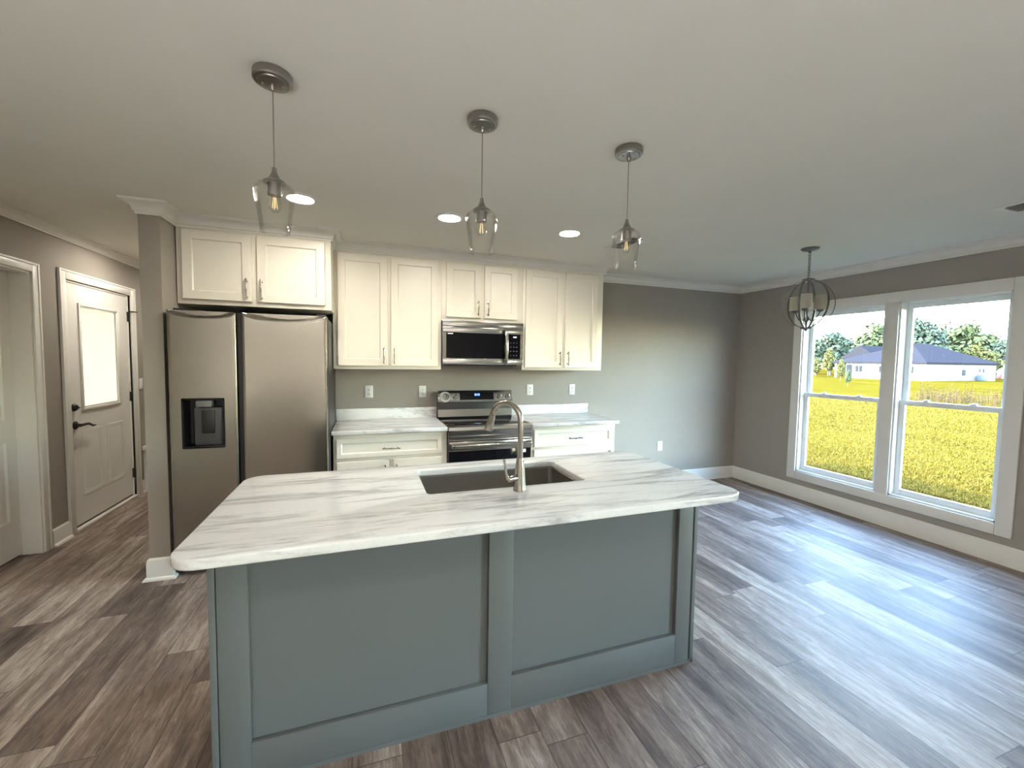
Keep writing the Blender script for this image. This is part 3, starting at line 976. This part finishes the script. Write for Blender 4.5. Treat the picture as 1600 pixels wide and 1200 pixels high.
# ------------------------------------------------------------------ pendants
def pendant(x, y):
    """clear tapered glass pendant"""
    r = thing('pendant_light', (x, y, H))
    c = (x, y, H)
    MB().lathe([(0, 0), (.060, 0), (.062, -.004), (.062, -.024), (.058, -.029), (.050, -.030), (.049, -.028), (.047, -.033), (.020, -.036), (0, -.036)], c, 40).build('canopy', M['nickel_dark'], r)
    k = MB()
    for dx_ in (-.032, .032): k.lathe([(0, -.033), (.006, -.033), (.006, -.036), (.003, -.040), (0, -.041)], (x+dx_, y, H), 14)
    k.lathe([(0, -.034), (.009, -.034), (.008, -.050), (.0035, -.056), (0, -.056)], c, 16)
    k.build('cord_grip', M['nickel'], r)
    zt = H-2.143
    MB().tube([(x, y, H-.040), (x, y, 2.140)], .0022, 8).build('cord', M['nickel'], r)
    z0 = 2.146-H
    cap = MB().lathe([(0, 0), (.0075, 0), (.0078, -.013), (.0095, -.016), (.014, -.028), (.022, -.039), (.0355, -.047), (.0365, -.050), (.0355, -.052), (0, -.052)], (x, y, 2.146), 36).build('cap', M['nickel_dark'], r)
    MB().lathe([(0, 0), (.0215, 0), (.0215, -.030), (.0225, -.033), (.0225, -.043), (.019, -.045), (0, -.045)], (x, y, 2.095), 28).build('socket', M['nickel_dark'], r)
    # glass shade: open-bottomed, two skins
    out = [(.030, 2.0935), (.045, 2.092), (.056, 2.086), (.0625, 2.076), (.0645, 2.066), (.0638, 2.055), (.058, 2.010), (.050, 1.950), (.0470, 1.926)]
    inn = [(max(.028, q-.0026), z-(.0024 if i < 3 else 0)) for i, (q, z) in enumerate(out)]
    inn[-1] = (.0446, 1.9268)
    prof = out+[(.0462, 1.9245)]+inn[::-1]
    s = MB(); b = s.bm; n = 48
    rg = [[b.verts.new((x+q*math.cos(2*PI*k/n), y+q*math.sin(2*PI*k/n), z)) for k in range(n)] for q, z in prof]
    fs = []
    for A, B in zip(rg, rg[1:]+rg[:1]):
        for k in range(n):
            j_ = (k+1) % n
            fs.append(b.faces.new((A[k], A[j_], B[j_], B[k])))
    bmesh.ops.recalc_face_normals(b, faces=fs)
    s.build('glass_shade', M['glass'], r, label='clear tapered glass shade', smooth=60)
    bl = MB().lathe([(0, .012), (.012, .012), (.013, .002), (.0185, -.010), (.0225, -.024), (.022, -.036), (.016, -.049), (.008, -.055), (0, -.056)], (x, y, 2.048), 28).build('bulb', M['bulb_amber'], r, smooth=60)
    fl = MB()
    for a in range(4):
        t = a*PI/2+.4
        fl.tube([(x+.004*math.cos(t), y+.004*math.sin(t), 2.046), (x+.008*math.cos(t), y+.008*math.sin(t), 2.008)], .0011, 6)
    fl.build('filament', M['filament'], bl)
    return r
p1 = pendant(-.955, -2.46)
PL = ['clear glass pendant above the left end of the island, nearest the refrigerator',
      'clear glass pendant above the sink, middle of the three over the island',
      'clear glass pendant above the right end of the island, nearest the dining window']
for k, x in enumerate((-.955, -.209, .483)):
    o = p1 if k == 0 else copy_tree(p1)
    o.location = (x, -2.46, H-(.010 if k == 2 else 0)*0)
    tag(o, PL[k], 'pendant light', 'glass pendants over the island')

# ------------------------------------------------------------------ recessed lights
def recessed(x, y):
    r = thing('recessed_light', (x, y, H))
    MB().lathe([(.070, .002), (.096, .002), (.096, -.004), (.090, -.008), (.076, -.009), (.070, -.005), (.070, .002)], (x, y, H), 40).build('trim_ring', M['trim'], r)
    MB().lathe([(0, -.0035), (.0705, -.0035), (.0705, -.005), (0, -.0065)], (x, y, H), 40).build('diffuser', M['lamp'], r, label='glowing round diffuser')
    return r
first = recessed(-1.030, -1.245)
RL = [(-1.030, -1.245, 'lit round recessed ceiling light in front of the refrigerator cabinet, half behind left pendant'),
      (-.112, -1.240, 'lit round recessed ceiling light in front of the microwave, beside the middle pendant'),
      (.806, -1.235, 'lit round recessed ceiling light in front of the right wall cabinet'),
      (-1.3, -4.30, None), (.2, -4.30, None), (-1.3, -6.4, None), (.2, -6.4, None), (-2.47, 2.15, None), (-2.47, .62, None)]  # rear living-area row is unseen, added to brighten the room
for k, (x, y, lb) in enumerate(RL):
    o = first if k == 0 else copy_tree(first)
    o.location = (x, y, H)
    if lb is None:
        lb = 'unseen lit recessed ceiling light in the living area behind the viewer' if y < 0 else ('lit recessed ceiling light at the far end of the side hall' if y > 1 else 'lit recessed ceiling light of the side hall, right behind the partition')
        tag(o, lb, 'ceiling light', 'recessed lights out of view' if y < 0 else None)
        if y > 0 and 'group' in o: del o['group']
    else: tag(o, lb, 'ceiling light', 'recessed kitchen lights')

# unseen uplights behind the viewer, added to brighten the ceiling
UPLIGHT = 330.0
def uplight(x, y, label):
    r = thing('added_uplight', (x, y, 0), label, 'added fill light', 'added unseen fill uplights')
    MB().lathe([(0, 0), (.10, 0), (.10, .22), (.092, .22), (.092, .03), (0, .03)], (x, y, 0), 28).build('housing', M['black'], r)
    MB().lathe([(0, 0), (.085, 0), (.085, .006), (0, .006)], (x, y, .032), 24).build('lens', M['plate'], r)
    l = bpy.data.objects.new('lamp', bpy.data.lights.new('lamp', 'SPOT'))
    COL.objects.link(l)
    l.data.energy = UPLIGHT; l.data.color = (.96, .98, 1.0); l.data.spot_size = math.radians(150); l.data.spot_blend = .5; l.data.shadow_soft_size = .07
    l.parent = r; l.location = (0, 0, .24); l.rotation_euler = (PI, 0, 0)
uplight(-2.2, -6.8, 'added unseen black uplight brightening the ceiling, behind the viewer, left')
uplight(-.5, -7.8, 'added unseen black uplight brightening the ceiling, behind the viewer, right')

# ------------------------------------------------------------------ chandelier
hx, hy = 2.858, -1.606
r = thing('chandelier', (hx, hy, H), 'orb chandelier of metal bands around white glass shades, by the window', 'chandelier')
MB().lathe([(0, 0), (.066, 0), (.066, -.006), (.058, -.014), (.030, -.022), (.012, -.026), (.010, -.038), (0, -.040)], (hx, hy, H), 36).build('canopy', M['orb_metal'], r)
zc, R0 = 1.998, .203
ch = MB()
zt, zb = H-.036, zc+R0+.012
nl = 9
for k in range(nl):
    z = zt+(zb-zt)*(k+.5)/nl
    hl = (zt-zb)/nl*.5+.006
    pts = []
    for i in range(16):
        a = 2*PI*i/16
        u, w = math.cos(a)*.0085, math.sin(a)*hl
        pts.append((hx+(u if k % 2 else 0), hy+(0 if k % 2 else u), z+w))
    ch.tube(pts, .0022, 6, closed=True)
ch.build('chain', M['orb_metal'], r)
MB().lathe([(0, .016), (.010, .016), (.012, .010), (.040, .006), (.046, .002), (.046, -.002), (0, -.004)], (hx, hy, zc+R0), 32).build('top_plate', M['orb_metal'], r)
MB().lathe([(0, .006), (.042, .006), (.044, .002), (.038, -.004), (.014, -.008), (.010, -.014), (.007, -.024), (0, -.026)], (hx, hy, zc-R0), 32).build('bottom_plate', M['orb_metal'], r)
for k in range(3):
    a = .35+k*PI/3
    b = MB()
    n = 64
    ax = Vector((math.cos(a), math.sin(a), 0)); pr = Vector((-math.sin(a), math.cos(a), 0))
    for i in range(n):
        pass
    rgs = []
    for i in range(n):
        t = 2*PI*i/n
        rad = ax*math.cos(t)+Vector((0, 0, 1))*math.sin(t)
        cc = Vector((hx, hy, zc))
        rr = R0-.0035*k
        rgs.append([b.bm.verts.new(cc+rad*(rr+o)+pr*w) for o, w in ((-.0015, -.008), (.0015, -.008), (.0015, .008), (-.0015, .008))])
    fs = []
    for i in range(n):
        A, B = rgs[i], rgs[(i+1) % n]
        for q in range(4):
            fs.append(b.bm.faces.new((A[q], A[(q+1) % 4], B[(q+1) % 4], B[q])))
    bmesh.ops.recalc_face_normals(b.bm, faces=fs)
    b.build('orb_band', M['orb_metal'], r)
MB().lathe([(0, 0), (.009, 0), (.009, .05), (.016, .06), (.020, .075), (.012, .095), (.008, .11), (.008, 2*R0-.01), (0, 2*R0-.01)], (hx, hy, zc-R0), 20).build('stem', M['orb_metal'], r)
va = math.atan2(hy+4.1465, hx+.6565)         # direction away from the viewer
for ang in (187.5, 307.5, 67.5):
    t = va-math.radians(ang)
    d_ = Vector((math.cos(t), math.sin(t), 0))
    c_ = Vector((hx, hy, 0))+d_*.100
    arm = MB()
    pts = []
    for i in range(12):
        u = i/11
        pts.append(Vector((hx, hy, 0))+d_*(.010+.090*u)+Vector((0, 0, zc-.105-.038*math.sin(PI*u**.8)+.042*u**3)))
    arm.tube(pts, .0045, 10)
    arm.lathe([(0, 0), (.010, 0), (.022, .008), (.030, .016), (.030, .020), (0, .020)], (c_.x, c_.y, zc-.068), 24)
    ao = arm.build('arm', M['orb_metal'], r)
    zs0 = zc-.048
    sh = MB(); b = sh.bm; n = 36
    prof = [(.030, zs0), (.046, zs0), (.048, zs0+.003), (.048, zs0+.118), (.0452, zs0+.118), (.0452, zs0+.004), (.030, zs0+.003)]
    rg = [[b.verts.new((c_.x+q*math.cos(2*PI*k/n), c_.y+q*math.sin(2*PI*k/n), z)) for k in range(n)] for q, z in prof]
    fs = []
    for A, B in zip(rg, rg[1:]+rg[:1]):
        for k in range(n):
            fs.append(b.faces.new((A[k], A[(k+1) % n], B[(k+1) % n], B[k])))
    bmesh.ops.recalc_face_normals(b, faces=fs)
    sh.build('lamp_shade', M['shade'], r, label='white frosted glass cylinder shade')

# ------------------------------------------------------------------ ceiling registers
def register(x0, x1, y0, y1, label):
    r = thing('ceiling_vent', ((x0+x1)/2, (y0+y1)/2, H), label, 'air vent')
    f = MB()
    w = .040
    for a in ((x0, x1, y0, y0+w), (x0, x1, y1-w, y1), (x0, x0+w, y0+w, y1-w), (x1-w, x1, y0+w, y1-w)):
        f.box(*a, H-.006, H+.001, .002)
    f.build('frame', M['trim'], r)
    MB().box(x0+w, x1-w, y0+w, y1-w, H-.0012, H-.0006).build('duct_opening', M['black'], r)
    n = max(4, int((x1-x0-2*w)/.022))
    for k in range(n):
        x = x0+w+(x1-x0-2*w)*(k+.5)/n
        MB().poly([(x+.010, y0+w, H-.002), (x+.0085, y0+w, H-.002), (x-.006, y0+w, H-.013), (x-.0045, y0+w, H-.013)], (0, y1-y0-2*w, 0)).build('slat', M['trim'], r)
    return r
register(1.265, 1.455, -1.36, -.97, 'white ceiling register seen edge-on behind the right pendant')
register(2.960, 3.190, -3.05, -2.640, 'white ceiling vent with dark slots above the window, at the right edge')

# ------------------------------------------------------------------ outlets
def outlet(x, z, gfci=False):
    r = thing('wall_outlet', (x, 0, z-.057))
    MB().box(x-.035, x+.035, -.006, -.0002, z-.057, z+.057, .003).build('cover_plate', M['plate'], r)
    s = MB()
    if gfci: s.box(x-.017, x+.017, -.0085, -.005, z-.034, z+.034, .002)
    else:
        for dz in (-.020, .020): s.lathe([(0, 0), (.0165, 0), (.0165, -.0025), (0, -.003)], (x, -.0055, z+dz), 24, 'Y')
    so = s.build('receptacle', M['plate'], r)
    for dz in (-.020, .020):
        k = MB()
        for dx_ in (-.006, .006): k.box(x+dx_-.0012, x+dx_+.0012, -.0092, -.0078, z+dz-.004, z+dz+.006)
        k.box(x-.006, x+.006, -.0085, -.0078, z+dz-.004, z+dz-.0032)
        k.box(x-.002, x+.002, -.0092, -.0078, z+dz-.011, z+dz-.003)
        k.build('socket_slots', M['slot'], so, smooth=0)
    return r
OL = [(-.632, 1.173, True, 'white outlet above the left counter, nearest the refrigerator'),
      (-.137, 1.168, False, 'white outlet above the left counter, beside the range'),
      (.997, 1.175, False, 'white outlet above the right counter, beside the range'),
      (1.497, 1.174, False, 'white outlet above the right end of the right counter'),
      (2.705, .474, False, 'white outlet low on the bare back wall near the dining corner')]
for x, z, g, lb in OL:
    tag(outlet(x, z, g), lb, 'outlet', 'white wall outlets')
r = thing('light_switch', (XL, 1.395, 1.12), 'white light switch on the hall wall just past the outside door', 'light switch')
MB().box(XL+.0002, XL+.006, 1.360, 1.430, 1.120, 1.235, .003).build('cover_plate', M['plate'], r)
MB().box(XL+.005, XL+.009, 1.379, 1.411, 1.145, 1.210, .002).build('rocker', M['plate'], r)

# white bench ledge further down the hall
r = thing('hall_bench', (XL+.2, 2.1, 0), 'white ledge of a built-in hall bench glimpsed past the outside door', 'bench')
MB().box(XL+.001, XL+.36, 1.372, 2.9, .455, .500, .004).build('seat', M['trim'], r)
MB().box(XL+.001, XL+.33, 1.40, 1.42, 0, .455).build('side_panel', M['trim'], r)
MB().box(XL+.001, XL+.33, 2.86, 2.88, 0, .455).build('side_panel', M['trim'], r)

# ------------------------------------------------------------------ outdoors
GZ = -.60
struct(MB().box(-60, 220, -150, 190, GZ-.4, GZ), 'lawn', M['lawn'], smooth=0)
struct(MB().box(XL-.4, XR+WT+.02, YF-.2, YH+.2, GZ-.4, -.06), 'foundation', M['siding'], smooth=0)
# short grass in front of the window: uncountable blades as one object
gb = bmesh.new()
rg = random.Random(3)
for i in range(70000):
    d_ = 4.2+20*rg.random()**1.5
    x = XR+d_*.98
    y = -2.6+(d_/26)*rg.uniform(-1.0, 22)+rg.uniform(-1.5, 3.0)
    if rg.random() < .0: continue
    h = rg.uniform(.02, .05)*(1+d_*.02); w = rg.uniform(.003, .006)*(1+d_*.12)
    a = rg.random()*2*PI; l = rg.uniform(-.04, .04)
    u = Vector((math.cos(a), math.sin(a), 0))*w
    p = Vector((x, y, GZ))
    gb.faces.new((gb.verts.new(p-u), gb.verts.new(p+u), gb.verts.new(p+Vector((l, rg.uniform(-.04, .04), h)))))
q = MB(); q.bm.free(); q.bm = gb
q.build('grass_blades', M['blade'], label='short sunlit yellow-green grass of the mown field outside', cat='grass', kind='stuff', smooth=0)
# tall dry weeds
wb_ = bmesh.new()
for i in range(420):
    x = rg.uniform(29.5, 35); t = rg.random()
    y = 6.4+(x-29.5)*.33+t*5.0
    h = rg.uniform(.25, .75)*(1 if rg.random() < .8 else 1.7)
    a = rg.random()*2*PI; u = Vector((math.cos(a), math.sin(a), 0))*.022
    p = Vector((x, y, GZ)); tp = p+Vector((rg.uniform(-.15, .15), rg.uniform(-.15, .15), h))
    wb_.faces.new((wb_.verts.new(p-u), wb_.verts.new(p+u), wb_.verts.new(tp)))
    for k in range(3):
        c_ = p.lerp(tp, rg.uniform(.5, 1)); v = Vector((rg.uniform(-.08, .08), rg.uniform(-.08, .08), rg.uniform(0, .1)))
        wb_.faces.new((wb_.verts.new(c_), wb_.verts.new(c_+v+Vector((0, .03, 0))), wb_.verts.new(c_+v-Vector((0, .03, .02)))))
q = MB(); q.bm.free(); q.bm = wb_
q.build('dry_weeds', M['weed'], label='strip of tall tan weeds in the field, right pane of the window', cat='weeds', kind='stuff', smooth=0)

# white neighbouring house
r = thing('neighbor_house', (80.5, 37.5, GZ), 'white single-storey house with dark hipped roof across the field', 'house')
HX0, HX1, HY0, HY1 = 71.8, 89.2, 31.4, 43.0
EZ = 1.98
MB().box(HX0, HX1, HY0, 41.4, GZ, EZ-.05).build('wall', M['siding'], r, smooth=0)
b = MB()
ov = .35
c = [(HX0-ov, HY0-ov), (HX1+ov, HY0-ov), (HX1+ov, HY1+ov), (HX0-ov, HY1+ov)]
bm_ = b.bm
lo = [bm_.verts.new((x, y, EZ)) for x, y in c]; lo0 = [bm_.verts.new((x, y, EZ-.22)) for x, y in c]
ra, rb_ = bm_.verts.new((80.5, 37.4, 5.0)), bm_.verts.new((84.6, 37.4, 5.0))
bm_.faces.new((lo[0], lo[1], rb_, ra)); bm_.faces.new((lo[1], lo[2], rb_)); bm_.faces.new((lo[2], lo[3], ra, rb_)); bm_.faces.new((lo[3], lo[0], ra))
for k in range(4): bm_.faces.new((lo0[k], lo0[(k+1) % 4], lo[(k+1) % 4], lo[k]))
bm_.faces.new(lo0)
bmesh.ops.recalc_face_normals(bm_, faces=bm_.faces[:])
b.build('roof', M['shingle'], r, smooth=0)
g = MB()
g.poly([(77.5, 40.2, 2.6), (77.5, 46.0, 2.6), (77.5, 43.1, 4.75)], (9, 0, 0))
g.build('rear_roof', M['shingle'], r, smooth=0)
for y in (39.5, 36.3, 33.1):
    w = MB().box(HX0-.05, HX0+.02, y-.55, y+.55, .35, 1.45).build('window_trim', M['siding'], r, smooth=0)
    MB().box(HX0-.07, HX0-.02, y-.48, y-.05, .42, 1.38).build('pane', M['ext_window'], w, smooth=0)
    MB().box(HX0-.07, HX0-.02, y+.05, y+.48, .42, 1.38).build('pane', M['ext_window'], w, smooth=0)
MB().box(80.6, 81.4, HY0-.04, HY0+.02, .15, 1.0).build('pane', M['ext_window'], r, smooth=0)
for x, z, s_ in ((85.0, .95, .28), (86.0, .9, .34)): MB().box(x-s_/2, x+s_/2, HY0-.16, HY0, z-s_*.8, z+s_*.8, .02).build('meter_box', M['ac'], r)
MB().box(HX0-.05, HX0+.05, 40.5, 41.3, GZ, 1.5).build('front_door', M['ext_window'], r, smooth=0)
for x, y in ((HX0+.1, 42.9), (HX0+3.2, 42.9)): MB().box(x-.14, x+.14, y-.14, y+.14, GZ, EZ-.1).build('porch_post', M['siding'], r, smooth=0)
r = thing('air_conditioner', (84.3, 30.5, GZ), 'gray outdoor air conditioner unit beside the white house', 'air conditioner')
MB().box(83.6, 85.4, 29.9, 31.1, GZ, .28, .05).build('cabinet', M['ac'], r)
MB().lathe([(0, 0), (.5, 0), (.5, .05), (0, .06)], (84.5, 30.5, .28), 24).build('fan_guard', M['dark_gray'], r)

def far_house(name, x0, x1, y0, y1, h, ridge, label):
    r = thing(name, ((x0+x1)/2, (y0+y1)/2, GZ), label, 'house')
    MB().box(x0, x1, y0, y1, GZ, GZ+h).build('wall', M['siding'], r, smooth=0)
    MB().poly([(x0-.4, y0-.4, GZ+h), (x0-.4, y1+.4, GZ+h), (x0-.4, (y0+y1)/2, GZ+h+ridge)], (x1-x0+.8, 0, 0)).build('roof', M['shingle'], r, smooth=0)
far_house('garden_shed', 107, 113, 33.5, 38.3, 3.2, 1.4, 'pale shed cut by the right edge of the window')
r = thing('porch', (90, 60, GZ), 'white porch roof with posts far off behind the left pane', 'porch')
MB().box(88, 95, 57.4, 63, 1.75, 2.05).build('roof', M['siding'], r, smooth=0)
for x, y in ((88.3, 57.7), (88.3, 62.7), (94.7, 57.7), (94.7, 62.7)): MB().box(x-.15, x+.15, y-.15, y+.15, GZ, 1.75).build('post', M['siding'], r, smooth=0)
MB().box(105.7, 106.2, 37.3, 37.8, GZ, .25, .1).build('red_barrel', M['red'], label='small red barrel in the distance past the right corner of the white house', cat='barrel')

# trees
def tree_mesh(seed, h, w, clumps, per, leaf, trunk=.28):
    rr = random.Random(seed)
    b = bmesh.new()
    cs = []
    for i in range(clumps):
        while True:
            v = Vector((rr.uniform(-1, 1), rr.uniform(-1, 1), rr.uniform(-1, 1)))
            if v.length < 1: break
        z = trunk+(1-trunk)*(.5+.5*v.z)
        taper = math.sin(PI*min(1, max(.08, (z-trunk*.6)/(1.08-trunk*.6)))**.8)
        cs.append((Vector((v.x*w/2*taper, v.y*w/2*taper, z*h*.93)), w*rr.uniform(.13, .22)))
    for c_, rad in cs:
        for k in range(per):
            d_ = Vector((rr.gauss(0, 1), rr.gauss(0, 1), rr.gauss(0, .8))).normalized()*rad*rr.uniform(.6, 1.05)
            p = c_+d_
            nrm = (d_.normalized()+Vector((rr.uniform(-.6, .6), rr.uniform(-.6, .6), rr.uniform(-.2, .9)))).normalized()
            u = nrm.orthogonal().normalized(); w_ = nrm.cross(u)
            a = rr.random()*2*PI
            u, w_ = u*math.cos(a)+w_*math.sin(a), w_*math.cos(a)-u*math.sin(a)
            s_ = leaf*rr.uniform(.6, 1.3)
            b.faces.new([b.verts.new(p+q_) for q_ in (-u*s_, -w_*s_*.6, u*s_, w_*s_*.6)])
    me = bpy.data.meshes.new('crown'); b.to_mesh(me); b.free()
    t = MB()
    t.tube([(0, 0, 0), (.02*w, 0, h*.2), (0, .02*w, h*.5), (.01*w, 0, h*.8)], [h*.026, h*.020, h*.014, h*.005], 8)
    for k in range(7):
        c_ = cs[k*len(cs)//7][0]
        t.tube([(0, 0, h*(.25+.05*k)), c_*.6+Vector((0, 0, h*(.10+.02*k))), c_], [h*.010, h*.007, h*.003], 6)
    mt = bpy.data.meshes.new('trunk'); t.bm.to_mesh(mt); t.bm.free()
    mt.materials.append(M['bark'])
    return me, mt
KINDS = [(tree_mesh(11, 10, 8.5, 50, 60, .42, .18), 10), (tree_mesh(12, 10, 7.0, 44, 60, .40, .20), 10), (tree_mesh(13, 10, 10.5, 60, 60, .44, .12), 10)]
def tree(dirx, diry, dist, top, kind, leafm, label, wscale=1.0, cat='tree'):
    """top = height of the crown above the viewer's eye per metre of distance"""
    (me, mt), hh = KINDS[kind]
    x, y = -.6565+dirx*dist, -4.1465+diry*dist
    Ht = 1.492+top*dist-GZ
    r = thing('tree', (x, y, GZ), label, cat)
    me2 = me.copy(); me2.materials.clear(); me2.materials.append(leafm)
    s_ = Ht/hh
    for nm, q_ in (('crown', me2), ('trunk', mt)):
        o = bpy.data.objects.new(nm, q_); COL.objects.link(o); o.parent = r
        o.scale = (s_*wscale, s_*wscale, s_)
        o.rotation_euler = (0, 0, x*1.7)
    return r
tree(.8343, .5513, 104, .0625, 0, M['leaf_blue'], 'rounded green tree behind the left pane, leftmost of the tree line', .95)
tree(.850, .5266, 132, .048, 2, M['leaf'], 'low spreading tree filling the gap left of the house roof', .9)
tree(.8688, .4952, 118, .077, 1, M['leaf'], 'tall pale tree above the lighter rear roof, left of the mullion', 1.15)
tree(.881, .4731, 146, .072, 0, M['leaf_blue'], 'tree behind the house roof, half hidden by the mullion', .95)
tree(.8935, .449, 104, .081, 0, M['leaf_blue'], 'tallest blue-green tree just right of the mullion above the roof ridge', .95)
tree(.9073, .4205, 132, .068, 2, M['leaf_blue'], 'blue-green spreading tree above the dark roof, middle of the right pane', .75)
tree(.9165, .400, 118, .073, 1, M['leaf'], 'tall pointed tree above the right slope of the dark roof', 1.05)
tree(.922, .3871, 108, .037, 2, M['leaf_yellow'], 'shorter yellow-green tree beside the right end of the dark roof', .9)
tree(.929, .3698, 146, .042, 2, M['leaf_blue'], 'low dark tree at the far right of the window', 1.0)
tree(.9365, .3507, 160, .045, 0, M['leaf'], 'low green tree past the right edge of the window', 1.1)
tree(.815, .579, 146, .055, 0, M['leaf'], 'green tree beyond the left edge of the window', 1.1)
tree(.8324, .5541, 96, .030, 1, M['leaf_yellow'], 'small yellow tree in front of the leftmost green tree', .6)
tree(.8430, .5380, 70, .012, 1, M['leaf_yellow'], 'little yellow tree by the white house porch', .5)
tree(.8217, .5699, 90, .012, 1, M['leaf_yellow'], 'little bushy tree near the far porch at left', .8)
tree(.8487, .5288, 54, -.010, 1, M['leaf'], 'thin young sapling standing in the field, left pane', .55)
for k, o_ in enumerate((.80, .86, .875, .9, .9115, .925, .94, .95)):
    tree(o_, math.sqrt(1-o_*o_), (176, 192, 208)[k % 3], .050+.006*(k % 2), k % 3, M['leaf_blue'], 
         ['back-row bluish tree beyond the left edge of the window', 'back-row bluish tree behind the low spreading tree', 'back-row bluish tree behind the rear roof', 'back-row bluish tree behind the roof ridge',
          'back-row bluish tree behind the spreading blue-green tree', 'back-row bluish tree behind the yellow-green tree', 'back-row bluish tree past the right edge of the window', 'outermost back-row bluish tree past the right edge of the window'][k], 1.2)
